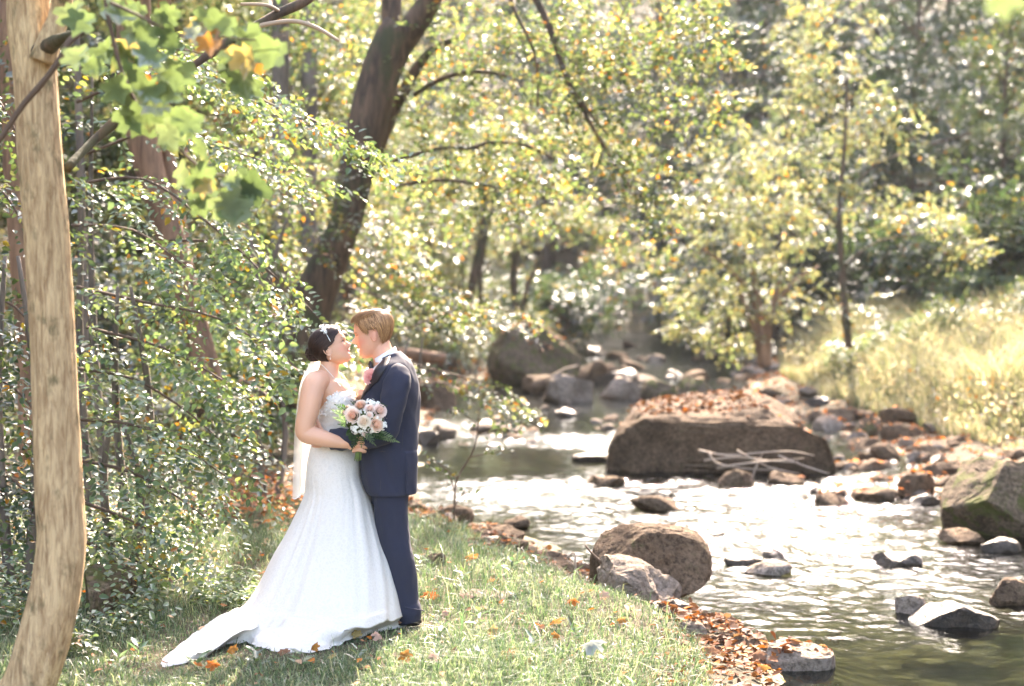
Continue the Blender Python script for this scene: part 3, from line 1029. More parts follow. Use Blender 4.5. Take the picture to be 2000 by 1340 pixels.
custom_tree('leaning_tree', 'large dark mossy trunk leaning right and forking near the top behind the couple', base(600, 19),
            [[(560, 800, 19, 62), (588, 680, 19, 55), (606, 600, 19, 45), (636, 525, 19, 37), (676, 430, 19, 32), (700, 320, 19, 36), (716, 250, 19, 38), (742, 150, 19, 39), (770, 80, 19, 40), (785, 55, 19, 36)],
             [(778, 90, 19, 28), (815, 40, 18.9, 24), (850, -20, 18.8, 21), (900, -140, 18.5, 18), (960, -350, 18, 13), (1010, -600, 18, 7)],
             [(768, 95, 19.1, 24), (764, 40, 19.1, 20), (764, -30, 19.2, 19), (750, -200, 19.4, 15), (740, -500, 19.5, 8)]],
            [[(735, 300, 19.4, 13), (765, 225, 19.5, 13), (790, 175, 19.5, 12), (820, 125, 19.5, 10), (850, 92, 19.5, 8), (905, 72, 19.4, 5)],
             [(808, 185, 19.5, 5), (860, 155, 19.3, 5), (910, 142, 19, 4.5), (960, 142, 18.8, 4), (1005, 155, 18.6, 3)],
             [(740, 325, 19.3, 5), (800, 305, 19, 4.5), (870, 288, 19, 4.5), (920, 290, 18.8, 4.5), (960, 278, 18.8, 4), (1030, 285, 18.8, 4), (1080, 310, 18.8, 3)],
             [(765, 366, 19.2, 4), (840, 352, 19, 4), (910, 356, 18.8, 3.5), (980, 368, 18.6, 2.5)],
             [(880, -100, 18.5, 12), (960, -90, 17.8, 10), (1035, -20, 17.2, 8), (1075, 60, 17, 7), (1105, 145, 17, 6), (1130, 200, 17, 5), (1200, 320, 17, 3), (1270, 420, 17, 1.5)],
             [(1105, 145, 17, 4), (1150, 220, 16.8, 3), (1190, 265, 16.7, 2)],
             [(960, -90, 17.8, 6), (1010, 30, 17.4, 4), (1045, 110, 17.3, 3), (1050, 210, 17.3, 2)],
             [(900, -140, 18.5, 9), (1050, -160, 18, 8), (1200, -90, 17.5, 6), (1330, -20, 17.5, 5), (1410, 60, 17.5, 2)]],
            [(830, 90, 19.8, 1.3, 1.2, .9, 75), (960, 60, 19, 1.0, 1.2, .7, 85), (930, 220, 19.4, 1.1, 1.2, .7, 90), (850, 330, 19.4, .9, 1, .45, 60), (1000, 330, 18.8, .9, 1, .4, 70), (960, 395, 18.8, .9, 1, .35, 50),
             (1100, 60, 17.6, 1.0, 1.1, .7, 110), (1150, 200, 17.2, .9, 1, .6, 95), (1220, 330, 17, .8, .9, .4, 60), (1250, 90, 17.5, .9, 1.1, .6, 110), (1370, 60, 17.5, .5, .8, .5, 50), (1380, 190, 17.8, .45, .7, .3, 30),
             (760, -250, 19, 2.6, 1.6, 1.2, 80), (1100, -300, 18, 2.4, 1.6, 1.0, 70), (1270, 420, 17.2, .5, .7, .25, 28)],
            .085, 'yellowgreen', .05, 'bark_dark', 31, 14, .45)

custom_tree('young_tree', 'young tree with dense sunlit white green leaves over the right water edge', base(1490, 33),
            [[(1492, 715, 33, 14), (1488, 650, 33, 11), (1478, 590, 33, 8), (1470, 520, 33, 5)], [(1495, 710, 33, 10), (1500, 640, 33, 8), (1515, 580, 33, 6), (1530, 500, 33, 4)], [(1488, 700, 33, 8), (1468, 630, 33, 6), (1440, 560, 33, 4)]],
            [[(1478, 590, 33, 5), (1420, 520, 32.8, 4), (1360, 480, 32.5, 2)], [(1500, 640, 33, 5), (1540, 560, 33, 4), (1600, 520, 33, 2)]],
            [(1450, 430, 33, 1.5, 1.4, 1.0, 150), (1390, 560, 32.5, 1.1, 1.3, .8, 110), (1520, 560, 33, 1.0, 1.3, .9, 100), (1350, 640, 32.5, .7, .8, .35, 30), (1430, 310, 33.5, 1.1, 1.2, .7, 80), (1560, 420, 33, .9, 1.1, .9, 80), (1360, 400, 33, .7, .9, .6, 45), (1420, 650, 33, .8, .8, .35, 50)],
            .105, 'pale', .04, 'bark_red', 47, 14, .5, mat='leaf_gloss')
custom_tree('slender_tree', 'slender dark straight stemmed tree at the foot of the right meadow', base(1655, 30),
            [[(1658, 680, 30, 8), (1650, 600, 30, 7.5), (1643, 500, 30, 6), (1640, 400, 30, 5), (1650, 280, 30, 4), (1655, 150, 30, 3)]],
            [[(1640, 400, 30, 3), (1700, 330, 30, 2.5), (1760, 300, 30, 1.5)], [(1643, 450, 30, 3), (1590, 390, 30, 2), (1550, 330, 30, 1)], [(1648, 520, 30, 2.5), (1720, 470, 30, 2), (1850, 450, 29, 1)]],
            [(1600, 190, 31, 1.4, 1.3, .9, 110), (1560, 300, 31, 1.0, 1.1, .6, 70), (1720, 260, 30.5, 1.0, 1.1, .8, 80), (1680, 400, 30, 1.1, 1.1, .45, 60), (1800, 430, 29.5, .9, .9, .3, 45), (1600, 60, 32, 1.4, 1.4, .9, 110), (1850, 480, 29, .7, .9, .25, 30), (1640, 590, 30, .8, .8, .4, 35)],
            .10, 'pale', .06, 'bark_dark', 53, 14, .5, mat='leaf_gloss')
custom_tree('riverside_tree', 'tree on the far left bank with two crossed dark leaning stems', base(905, 39),
            [[(895, 660, 39, 9), (908, 610, 39, 8.5), (928, 530, 39, 8), (942, 450, 39, 7), (948, 380, 39, 6), (955, 250, 39, 4)], [(935, 650, 39, 5), (938, 590, 39, 4.5), (940, 520, 39, 4), (962, 400, 39, 3)]],
            [], [(950, 330, 39, 1.9, 1.5, .9, 120), (880, 460, 39, 1.3, 1.3, .8, 75), (830, 420, 39, 1.3, 1.3, 1.0, 80), (1000, 440, 38.5, .9, 1.1, .4, 36), (860, 560, 38, .9, 1, .4, 40), (830, 600, 37, .8, 1, .5, 50)],
            .12, 'yellowgreen', .03, 'bark_dark', 61, 14, .6)
custom_tree('riverside_tree', 'dark sinuous stemmed tree standing beside the upstream water bend', base(1010, 42),
            [[(1012, 660, 42, 8), (1008, 600, 42, 7.5), (1003, 540, 42, 7), (1010, 480, 42, 6), (1020, 380, 42, 5), (1030, 240, 42, 3)], [(1016, 640, 42, 5), (1030, 560, 42, 4.5), (1060, 500, 42, 3)]],
            [[(1010, 480, 42, 4), (1080, 420, 42, 3), (1150, 380, 42, 2)]], [(1050, 400, 42, 1.6, 1.4, .6, 80), (1150, 430, 42, 1.4, 1.3, .6, 80), (1060, 260, 42, 2.0, 1.5, 1.3, 130), (1230, 500, 42, 1.1, 1.2, .5, 50), (1200, 300, 43, 1.3, 1.3, .8, 80)],
            .12, 'yellowgreen', .10, 'bark_dark', 67, 14, .6)
# reddish trunks in the left woods
custom_tree('double_tree', 'broad reddish double trunk rising through the shrubs at upper left', base(330, 15),
            [[(420, 800, 15, 30), (385, 650, 15, 27), (350, 520, 15, 28), (320, 420, 15, 28), (285, 300, 15, 30), (265, 150, 15, 34), (262, 0, 15, 32), (262, -200, 15, 30), (270, -700, 15, 18)],
             [(400, 700, 15.2, 16), (370, 560, 15.2, 15), (345, 400, 15.2, 14), (322, 250, 15.2, 13), (318, 100, 15.2, 13), (322, -30, 15.2, 12), (330, -400, 15.2, 9)]],
            [], [(300, -500, 15, 2.2, 2, 1.1, 150), (500, -200, 15, 1.6, 1.6, .7, 90)], .10, 'green', .05, 'bark_red', 71)
custom_tree('woodland_tree', 'straight brown trunk behind the leaves left of the leaning tree', base(545, 21),
            [[(545, 760, 21, 22), (540, 600, 21, 20), (545, 400, 21, 18), (548, 150, 21, 17), (545, -100, 21, 15), (545, -400, 21, 9)]], [],
            [(560, -150, 21, 2, 1.6, 1, 110), (620, 80, 21.5, 1.2, 1.2, .6, 70)], .09, 'green', .05, 'bark_grey', 73)
custom_tree('woodland_tree', 'second straight brown trunk nearest the leaning tree on its left', base(600, 25),
            [[(598, 760, 25, 20), (600, 560, 25, 18), (602, 300, 25, 17), (604, 100, 25, 16), (600, -100, 25, 14), (600, -400, 25, 8)]], [],
            [(620, -50, 25, 1.8, 1.6, 1, 110), (560, 200, 25, 1.4, 1.2, .6, 70), (470, 120, 25, 1.6, 1.2, 1.0, 90)], .10, 'yellowgreen', .05, 'bark_grey', 74)
custom_tree('woodland_tree', 'brown trunk partly hidden by the foreground trunk at far left', base(45, 12),
            [[(70, 900, 12, 30), (55, 600, 12, 28), (40, 400, 12, 28), (30, 200, 12, 27), (22, -100, 12, 24), (20, -500, 12, 16)]], [],
            [(60, -400, 12, 1.6, 1.5, .7, 90), (20, 120, 12.2, .4, .7, .4, 20)], .085, 'green', .05, 'bark_red', 75)
custom_tree('woodland_tree', 'thin grey stem standing between foreground trunk and double trunk', base(165, 13.5),
            [[(170, 800, 13.5, 9), (163, 560, 13.5, 8), (158, 350, 13.5, 8), (150, 100, 13.5, 7), (140, -200, 13.5, 5)]], [],
            [(150, -200, 13.5, 1.2, 1.2, .7, 60)], .08, 'bluegreen', .03, 'bark_grey', 76)
custom_tree('woodland_tree', 'slim pale stem right of the double trunk with a leafy fork', base(510, 17),
            [[(500, 860, 17, 12), (505, 700, 17, 9), (512, 600, 17, 8), (500, 520, 17, 6), (480, 440, 17, 4)], [(510, 620, 17, 6), (530, 520, 17, 5), (560, 430, 17, 3)]], [],
            [(490, 400, 17.5, 1.2, 1, .6, 75), (590, 420, 17.5, .7, .8, .5, 40), (450, 300, 18, 1.2, 1, .7, 80)], .08, 'yellowgreen', .04, 'bark_grey', 77)

# ---------------------------------------------------------------- understory of the left bank
NEAR_LEAF = {}


def spread_part_leaves(t, geo, n, mat, nm='leaf'):
    """split the n leaves nearest to the camera off as parts of their own, the rest stays one part"""
    V, F, col = geo
    V = V.reshape(-1, 6, 3); cc = col.reshape(-1, 6, 3)
    c = V.mean(1)
    e = unit(c - np.array([0, 0, CAM_Z]))
    px = 1000 + FPX * c[:, 0] / c[:, 1]
    py = 625 - FPX * (c[:, 2] - CAM_Z) / c[:, 1]
    nrm = unit(np.cross(V[:, 1] - V[:, 0], V[:, 3] - V[:, 0]))
    L = np.linalg.norm(V[:, 3] - V[:, 0], axis=1)
    score = L * np.abs((nrm * e).sum(1)) / c[:, 1] * ((px > 20) & (px < 1990) & (py > 20) & (py < 1320))
    # prefer the outside facing the camera
    score = score * (1 + .6 * sm(np.percentile(c[:, 1], 70), np.percentile(c[:, 1], 5), c[:, 1]))
    order = np.argsort(-score)
    pick = order[:n]; rest = order[n:]
    off = root_of(t)
    if len(rest):
        b = np.arange(len(rest))[:, None] * 6
        o = part('foliage', [V[rest].reshape(-1, 3), [np.concatenate([b + np.array([0, 3, 2, 1]), b + np.array([0, 5, 4, 3])])], cc[rest].reshape(-1, 3)], M[mat], t)
        o['kind'] = 'stuff'
    # shared leaf meshes, one for each tint
    key = mat
    if key not in NEAR_LEAF:
        NEAR_LEAF[key] = []
        base_c = cc.reshape(-1, 6, 3)[np.random.default_rng(1).choice(len(cc), 24), 0]
        for q in base_c:
            g = leaf_geo(np.zeros((1, 3)), np.array([[0, 1., 0]]), np.array([[0, 0, 1.]]), 1., q[None], .62, True)
            NEAR_LEAF[key].append((q, mesh('leaf', g[0], g[1], M[mat], True, g[2])))
    cols = np.array([q for q, _ in NEAR_LEAF[key]])
    for i in pick:
        d = unit(V[i, 3] - V[i, 0]); s = unit(V[i, 1] - V[i, 5]); nn = np.cross(s, d)
        m = NEAR_LEAF[key][int(np.argmin(((cols - cc[i, 0]) ** 2).sum(1)))][1]
        o = link(nm, m, t)
        R = Matrix(((s[0], d[0], nn[0]), (s[1], d[1], nn[1]), (s[2], d[2], nn[2])))
        o.location = Vector(V[i, 0] - off)
        o.rotation_euler = R.to_euler()
        o.scale = (L[i],) * 3


def layered(name, label, cat, bpx, Y, layers, leaf, palette, orange, seed, n_parts, stem_top, mat='leaf_gloss', dens=1., spray=.34, group=None, k=12):
    """shrub or small tree whose sprays hang in long drooping layers; layers = px paths with thickness"""
    rng = np.random.default_rng(seed)
    b = base(bpx, Y)
    t = thing(name, label, cat, b, group)
    s = Y / FPX
    for q in range(2 if cat == 'shrub' else 1):
        top = at(stem_top[0] + 25 * q, stem_top[1], Y)
        P = np.array([np.array(b) + (0.08 * q, 0, -.05), (np.array(b) + top) / 2 + (-.1 + .2 * q, .1, .1), top])
        part('stem' if cat == 'shrub' else 'trunk', tube(P, [.035, .028, .012], 7, sub=4, rough=.08, seed=seed), M['bark_grey'], t)
    cs, ds = [], []
    for pts, th in layers:
        P = np.array([at(p[0], p[1], p[2]) for p in pts])
        P2, _ = catmull(P, 6)
        part('branch', tube(P, np.linspace(.014, .004, len(P)), 5, sub=4), M['twig'], t)
        ln = np.linalg.norm(np.diff(P2, axis=0), axis=1).sum()
        n = int(33 * ln * dens * th / 40)
        u = rng.random(n) * (len(P2) - 1)
        i = u.astype(int)
        c = P2[i] + (P2[np.minimum(i + 1, len(P2) - 1)] - P2[i]) * (u - i)[:, None]
        tan = unit(P2[np.minimum(i + 1, len(P2) - 1)] - P2[i])
        off = rng.standard_normal((n, 3)) * np.array([.14, .30, 1 * th * s * .24]) + np.array([0, -.1, -th * s * .25])
        cs.append(c + off)
        ds.append(tan + rng.standard_normal((n, 3)) * .4 + np.array([.1, -.2, -.15]))
    c = np.concatenate(cs); d = np.concatenate(ds)
    qx = 1000 + FPX * c[:, 0] / c[:, 1]; qy = 625 - FPX * (c[:, 2] - CAM_Z) / c[:, 1]
    gap = np.zeros(len(c))
    for hx0, hy0, hrx, hry in ((275, 290, 62, 95), (360, 470, 45, 75), (385, 620, 40, 50), (540, 850, 60, 130), (620, 560, 50, 110), (200, 480, 40, 60), (470, 520, 45, 45), (300, 760, 45, 40)):
        gap = np.maximum(gap, 1 - ((qx - hx0) / hrx) ** 2 - ((qy - hy0) / hry) ** 2)
    k_ = rng.random(len(c)) > np.clip(gap * 2.2, 0, .88)
    c, d = c[k_], d[k_]
    Pl, Dl, Nl = spray_pts(rng, c, d, spray, k, .3)
    col = pal(rng, palette, len(Pl), orange) * (1 + .3 * np.repeat(vnoise(c * 1.5 + seed), k))[:, None]
    g = leaf_geo(Pl, Dl, Nl, leaf * rng.uniform(.65, 1.25, len(Pl)), col, .62, True)
    spread_part_leaves(t, g, n_parts, mat)
    return t


layered('understory_tree', 'understory tree with long drooping sprays reaching toward the leaning trunk', 'tree', 210, 11.6,
        [([(150, 200, 11.6), (330, 130, 11.4), (480, 180, 11.1), (600, 240, 10.9), (735, 300, 10.8)], 46), ([(170, 300, 11.6), (330, 250, 11.3), (470, 300, 11.1), (620, 350, 11)], 40),
         ([(130, 130, 11.7), (260, 90, 11.6), (420, 110, 11.5), (520, 160, 11.3)], 40), ([(600, 230, 10.9), (670, 265, 10.8), (738, 300, 10.8)], 20)], .062, 'bluegreen', .07, 201, 220, (180, 150))
layered('understory_tree', 'understory tree with grey green sprays halfway up the left side', 'tree', 180, 10.8,
        [([(150, 360, 10.9), (280, 350, 10.6), (400, 430, 10.4), (500, 520, 10.3), (560, 590, 10.2)], 55), ([(140, 440, 10.9), (260, 450, 10.6), (360, 520, 10.4), (450, 590, 10.3)], 60),
         ([(330, 470, 10.6), (450, 480, 10.5), (560, 560, 10.4), (640, 640, 10.4)], 38)], .06, 'bluegreen', .05, 202, 220, (165, 340))
layered('spreading_shrub', 'broad shrub with silvery sprays ending beside the bride veil', 'shrub', 260, 10.0,
        [([(150, 560, 10.3), (280, 590, 10), (420, 620, 9.8), (540, 690, 9.7), (580, 720, 9.7)], 48), ([(170, 640, 10.2), (320, 680, 9.8), (430, 740, 9.7), (510, 800, 9.6)], 55), ([(150, 720, 10), (260, 740, 9.7), (360, 800, 9.6), (430, 860, 9.5)], 60)],
        .058, 'bluegreen', .05, 203, 250, (230, 560))
layered('spreading_shrub', 'low dense shrub with pale glinting leaves right of the foreground trunk', 'shrub', 230, 9.2,
        [([(160, 820, 9.5), (260, 830, 9.2), (350, 870, 9.1), (440, 930, 9.1)], 60), ([(160, 900, 9.3), (250, 920, 9.0), (330, 960, 8.9), (400, 1010, 8.9)], 60), ([(160, 980, 9.2), (240, 1010, 8.9), (320, 1050, 8.8)], 60), ([(170, 1060, 9.1), (250, 1090, 8.8), (330, 1120, 8.7)], 40)],
        .05, 'bluegreen', .05, 204, 250, (215, 830))
layered('spreading_shrub', 'dark leafy shrub left of the foreground trunk at the photo edge', 'shrub', 20, 8.6,
        [([(-60, 560, 9), (30, 600, 8.8), (90, 680, 8.8)], 60), ([(-60, 720, 8.9), (30, 760, 8.7), (100, 850, 8.7)], 70), ([(-60, 900, 8.8), (30, 940, 8.6), (90, 1030, 8.6)], 70), ([(-60, 1080, 8.7), (10, 1120, 8.5), (50, 1200, 8.5)], 60),
         ([(-60, 340, 9.2), (10, 380, 9), (60, 470, 9)], 50), ([(-60, 150, 9.4), (0, 200, 9.2), (50, 300, 9.2)], 50)],
        .05, 'green', .05, 205, 200, (10, 500))
layered('background_shrub', 'olive shrub filling the gap between slim pale stem and leaning tree', 'shrub', 520, 20.5,
        [([(420, 420, 21), (520, 450, 20.6), (640, 520, 20.6)], 60), ([(430, 560, 20.6), (540, 600, 20.6), (620, 650, 20.5)], 50), ([(620, 380, 21), (720, 420, 20.6), (800, 450, 20.6)], 45), ([(440, 700, 20), (520, 730, 19.6), (580, 780, 19.6)], 45),
         ([(680, 560, 20.5), (780, 590, 20.2), (880, 620, 20)], 60), ([(700, 480, 20.5), (780, 510, 20.2), (870, 560, 20)], 55)], .08, 'yellowgreen', .08, 206, 100, (520, 450), spray=.42, mat='leaf_thin')
layered('background_shrub', 'yellowing shrub behind the bride head with orange leaves', 'shrub', 520, 13.2,
        [([(470, 740, 13.4), (530, 780, 13), (580, 860, 13)], 50), ([(480, 850, 13.2), (520, 880, 13), (570, 930, 12.9)], 40)], .06, 'yellowgreen', .3, 207, 60, (520, 760), mat='leaf_thin')
layered('background_shrub', 'leafy branch of a shrub drooping over the water right of the groom', 'shrub', 760, 17.5,
        [([(770, 700, 17.6), (840, 720, 17.4), (930, 745, 17.2), (1000, 790, 17)], 34), ([(800, 640, 18), (880, 610, 18), (960, 600, 18), (1030, 620, 18)], 30), ([(770, 560, 18), (860, 560, 18), (950, 590, 18)], 40)], .08, 'yellowgreen', .12, 208, 80, (800, 660), mat='leaf_thin', spray=.4, dens=.7)
layered('background_shrub', 'round grey green bush left of the tall upstream boulder', 'shrub', 920, 36,
        [([(860, 650, 36), (920, 645, 36), (975, 665, 36)], 34), ([(870, 680, 36), (920, 680, 36), (960, 690, 36)], 30)], .12, 'bluegreen', .03, 209, 20, (920, 650), mat='leaf_thin', spray=.5, dens=.35)

# small dark sapling in front of the water
t = thing('sapling', 'small sapling with sparse dark leaves standing against the bright water right of the groom', 'sapling', (at(885, 1020, 12.8)[0], 12.8, gz(at(885, 1020, 12.8)[0], 12.8)))
P, R = pxpath([(886, 1045, 12.8, 2.4), (888, 985, 12.8, 2), (893, 935, 12.8, 1.8), (920, 890, 12.8, 1.6), (932, 850, 12.8, 1.3), (935, 800, 12.8, 1)])
part('stem', tube(P, R, 6, sub=3), M['twig'], t)
rs = np.random.default_rng(3)
for pts in ([(893, 935), (870, 915), (840, 895), (825, 893)], [(918, 893), (960, 885), (985, 880)], [(888, 960), (875, 920), (860, 920)], [(932, 850), (970, 838), (1020, 828)], [(934, 830), (900, 805), (880, 800)], [(890, 985), (905, 965), (915, 960)], [(935, 800), (960, 780), (990, 790)]):
    P = np.array([at(a, b, 12.8) for a, b in pts])
    br = part('twig', tube(P, np.linspace(.005, .002, len(P)), 5, sub=3), M['twig'], t)
    n = 16
    u = rs.random(n) * .8 + .2
    c = np.stack([np.interp(u, np.linspace(0, 1, len(P)), P[:, a]) for a in range(3)], 1) + rs.normal(size=(n, 3)) * .035
    D = rs.normal(size=(n, 3)) + (P[-1] - P[0]) * 3
    g = leaf_geo(c, D, np.array([0, -.3, 1]) + .4 * rs.normal(size=(n, 3)), rs.uniform(.035, .06, n), pal(rs, 'green' if pts[0][1] > 860 else 'yellowgreen', n, .04), .6, True)
    off = root_of(t)
    for q in range(n):
        link('leaf', mesh('leaf', g[0][q * 6:q * 6 + 6] - off, np.array([[0, 3, 2, 1], [0, 5, 4, 3]]), M['leaf_gloss'], True, g[2][q * 6:q * 6 + 6]), br).location = (0, 0, 0)

# ---------------------------------------------------------------- the wood around: individual trees from six grown kinds
KINDS = [grow(1, 13, .20, .18, 3.6, 24, 15000, .12, 'yellowgreen', .05, .03), grow(2, 11, .15, .14, 3.2, 22, 14000, .12, 'green', .03, -.04), grow(3, 15, .24, .25, 4.2, 24, 16000, .13, 'green', .04, .03),
         grow(4, 8, .10, .06, 2.8, 20, 12000, .11, 'pale', .05, .02), grow(5, 9, .12, .04, 3.0, 24, 14000, .12, 'dark', .01, .02), grow(6, 14, .2, .15, 3.9, 24, 15000, .13, 'dark', .02, -.02)]
KM = []
for k, (wd, lf) in enumerate(KINDS):
    KM.append((mesh('trunk', wd[0], wd[1], M[('bark_grey', 'bark_dark', 'bark_grey', 'bark_red', 'bark_dark', 'bark_dark')[k]]), mesh('crown', lf[0], lf[1], M['leaf_shaded' if k > 3 else 'leaf'], True, lf[2])))


def plant(kind, x, y, s, label, group, rz, name='woodland_tree'):
    o = thing(name, label, 'tree', (x, y, gz(x, y) - .1), group)
    o.rotation_euler = (0, 0, rz)
    o.scale = (s, s, s)
    for nm, me in zip(('trunk', 'crown'), KM[kind]):
        link(nm, me, o)
    return o


rng = np.random.default_rng(99)


def fill(n, xr, yr, kinds, smin, smax, label, group, mind, ok=lambda x, y: True):
    pts = []
    tries = 0
    while len(pts) < n and tries < 4000:
        tries += 1
        y = rng.uniform(*yr)
        x = rng.uniform(*xr(y))
        if not ok(x, y) or any((x - a) ** 2 + (y - b) ** 2 < mind ** 2 for a, b in pts):
            continue
        pts.append((x, y))
        plant(kinds[rng.integers(0, len(kinds))], x, y, rng.uniform(smin, smax), label, group, rng.uniform(0, 6.28))


fill(22, lambda y: (-.42 * y - 3, -.14 * y - .6), (20, 50), [0, 0, 1, 2, 3], .7, 1.15, 'leafy green tree standing in the woods on the left slope', 'trees in the left woods', 2.6)
fill(9, lambda y: (-.07 * y - 2.5, -.02 * y - .6), (40, 60), [0, 1, 3], .6, .9, 'sunlit yellow green tree on the left bank far upstream', 'trees on the left bank upstream', 2.4)
fill(24, lambda y: (.29 * y + 1.5, .48 * y + 6), (37, 60), [4, 5, 4, 5, 1], .7, 1.1, 'grey green tree on the shaded right slope above the meadow', 'trees on the right slope', 2.8)
fill(16, lambda y: (.15 * y + 1.2, .27 * y + 1), (42, 62), [3, 4, 1, 4, 5], .6, .95, 'tree crowding the right bank behind the bright young tree', 'trees on the right bank upstream', 2.6)
fill(54, lambda y: (-.42 * y, .46 * y), (62, 100), [5, 4, 5, 5, 4], .9, 1.4, 'dark tree in the dense wood closing the valley', 'trees closing the valley', 3.6, lambda x, y: y > 78 or not (x_left(y) - 1.5 < x < x_right(y) + .5))
fill(16, lambda y: (.10 * y, .40 * y), (60, 76), [4, 5, 5], 1.0, 1.4, 'tall dark tree on the slope high behind the bright young tree', 'dark trees high on the slope', 3.0)
fill(3, lambda y: (-14, -6), (2, 13), [1, 2, 0], .8, 1.1, 'tree of the left woods beside the photographer', 'trees in the left woods near', 3.2, lambda x, y: x < -.36 * y - 4.0)
fill(4, lambda y: (.36 * y + 6, .36 * y + 12), (4, 14), [1, 2, 0], .8, 1.1, 'tree of the right slope beside the stream', 'trees on the right slope near', 3.2)


# understory bushes in the right wood and far banks
def bush_kind(seed, palette, n=5200):
    rng = np.random.default_rng(seed)
    cl = [(np.array([rng.normal() * .5, rng.normal() * .5, .75 + rng.normal() * .25]), (.75, .75, .6), n // 14 // 5) for _ in range(5)]
    g = cloud(rng, cl, .085, palette, .04, 14, .4)
    st = join([tube(np.array([[0, 0, 0], [rng.normal() * .3, rng.normal() * .3, .5], [rng.normal() * .6, rng.normal() * .6, 1.1]]), [.03, .022, .01], 5, cap=False) for _ in range(6)])
    return mesh('stem', st[0], st[1], M['twig']), mesh('foliage', g[0], g[1], M['leaf'], True, g[2])


BK = [bush_kind(1, 'bluegreen'), bush_kind(2, 'dark'), bush_kind(3, 'pale'), bush_kind(4, 'green')]


def bush(k, x, y, s, label, group):
    o = thing('bush', label, 'bush', (x, y, gz(x, y) - .08), group)
    o.rotation_euler = (0, 0, rng.uniform(0, 6.28)); o.scale = (s, s, s * rng.uniform(.8, 1.2))
    for nm, me in zip(('stem', 'foliage'), BK[k]):
        link(nm, me, o)


for i in range(30):
    y = rng.uniform(32, 46); x = .30 * y + rng.uniform(.6, 5) + 0
    bush([0, 1, 0, 3][i % 4], x, y, rng.uniform(.9, 1.7), 'grey green bush along the upper edge of the right meadow', 'bushes above the meadow')
for i in range(13):
    y = rng.uniform(46, 64); x = rng.uniform(-.02, .2) * y
    if x_left(y) - .5 < x < x_right(y) + .5 and y < 60:
        x = float(x_right(y)) + rng.uniform(.5, 3)
    bush([1, 1, 0][i % 3], x, y, rng.uniform(1.3, 2.4), 'dark bush at the far end of the stream', 'bushes at the far end')
for i in range(16):
    y = rng.uniform(15, 34); x = -.06 * y - rng.uniform(1.8, 6)
    bush([3, 0, 2][i % 3], x, y, rng.uniform(.8, 1.3), 'bush in the undergrowth of the left woods', 'bushes in the left woods')
for i in range(10):
    y = rng.uniform(33, 46); x = float(x_left(y)) - rng.uniform(.6, 3.5)
    bush([2, 3][i % 2], x, y, rng.uniform(.7, 1.1), 'sunlit bush on the left bank near the tall upstream boulder', 'bushes on the left bank')

# ---------------------------------------------------------------- the couple
YP = 8.17
PX = YP / FPX            # metres per photo pixel at the couple


def PP(px, py, dy=0.): return at(px, py, YP + dy)


def fabric(name, col, rough=.8, weave=600, bump=.15, sheen=0., fold=0.):
    b = NB(name)
    g = b.n('NewGeometry')
    n = b.noise(g.outputs['Position'], weave, 2, .5)
    n2 = b.noise(g.outputs['Position'], 9, 3, .5)
    c = b.mix(b.ramp(n2, [(.3, (.0, .0, .0)), (.7, (.35, .35, .35))]), col, tuple(x * .72 for x in col))
    return b.principled(c, rough, b.bump(b.mix(.6, n, n2), bump, .004), Sheen_Weight=sheen)


def lace_mat():
    b = NB('white_lace')
    g = b.n('NewGeometry')
    v = b.n('TexVoronoi', feature='DISTANCE_TO_EDGE')
    n0 = b.n('TexNoise'); n0.inputs['Scale'].default_value = 9
    b.l(g.outputs['Position'], n0.inputs['Vector'])
    b.l(b.mix(.12, g.outputs['Position'], n0.outputs['Color'], 'ADD'), v.inputs['Vector'])
    v.inputs['Scale'].default_value = 48
    n = b.noise(g.outputs['Position'], 70, 4, .7)
    h = b.mix(.5, b.ramp(v.outputs['Distance'], [(0, (1, 1, 1)), (.25, (0, 0, 0))]), n)
    c = b.mix(b.ramp(h, [(.2, (0, 0, 0)), (.8, (1, 1, 1))]), (.61, .58, .53), (.66, .63, .58))
    return b.principled(c, .75, b.bump(h, .22, .006), Subsurface_Weight=.0)


M['lace'] = lace_mat()
M['satin_white'] = fabric('satin_white', (.78, .765, .73), .55, 300, .08)
M['suit'] = fabric('navy_wool', (.014, .018, .038), .9, 900, .3, .04)
M['lapel'] = fabric('dark_satin', (.006, .006, .012), .5, 700, .05)
M['shirt'] = fabric('white_shirt', (.76, .77, .79), .8, 700, .05)
M['black'] = NB('black_satin').principled((.008, .008, .01), .4)
M['shoe'] = NB('black_leather').principled((.01, .009, .009), .3)
M['pearl'] = NB('pearl').principled((.85, .80, .72), .2)
M['silver'] = NB('silver_beads').principled((.75, .80, .78), .22, Metallic=.6)
M['teeth'] = NB('teeth').principled((.82, .79, .74), .25)
M['eyewhite'] = NB('eye').principled((.75, .74, .72), .2)
M['dark'] = NB('dark_lash').principled((.02, .013, .01), .6)
M['brow_blond'] = NB('brow_hair').principled((.20, .12, .06), .8)


def skin_mat():
    b = NB('skin')
    a = b.n('Attribute', attribute_name='tint')
    g = b.n('NewGeometry')
    n = b.noise(g.outputs['Position'], 60, 4, .6)
    return b.principled(a.outputs[0], .5, b.bump(n, .08, .003), Subsurface_Weight=.05, Subsurface_Scale=.008, Subsurface_Radius=(1, .35, .2))


M['skin'] = skin_mat()


def hair_mat(name, c1, c2):
    b = NB(name)
    a = b.n('Attribute', attribute_name='tint')
    c = b.mix(a.outputs['Fac'], c1, c2)
    return b.principled(c, .46, None, Specular_IOR_Level=.35)


M['hair_dark'] = hair_mat('hair_dark', (.008, .004, .003), (.045, .020, .014))
M['hair_blond'] = hair_mat('hair_blond', (.12, .052, .02), (.56, .31, .14))

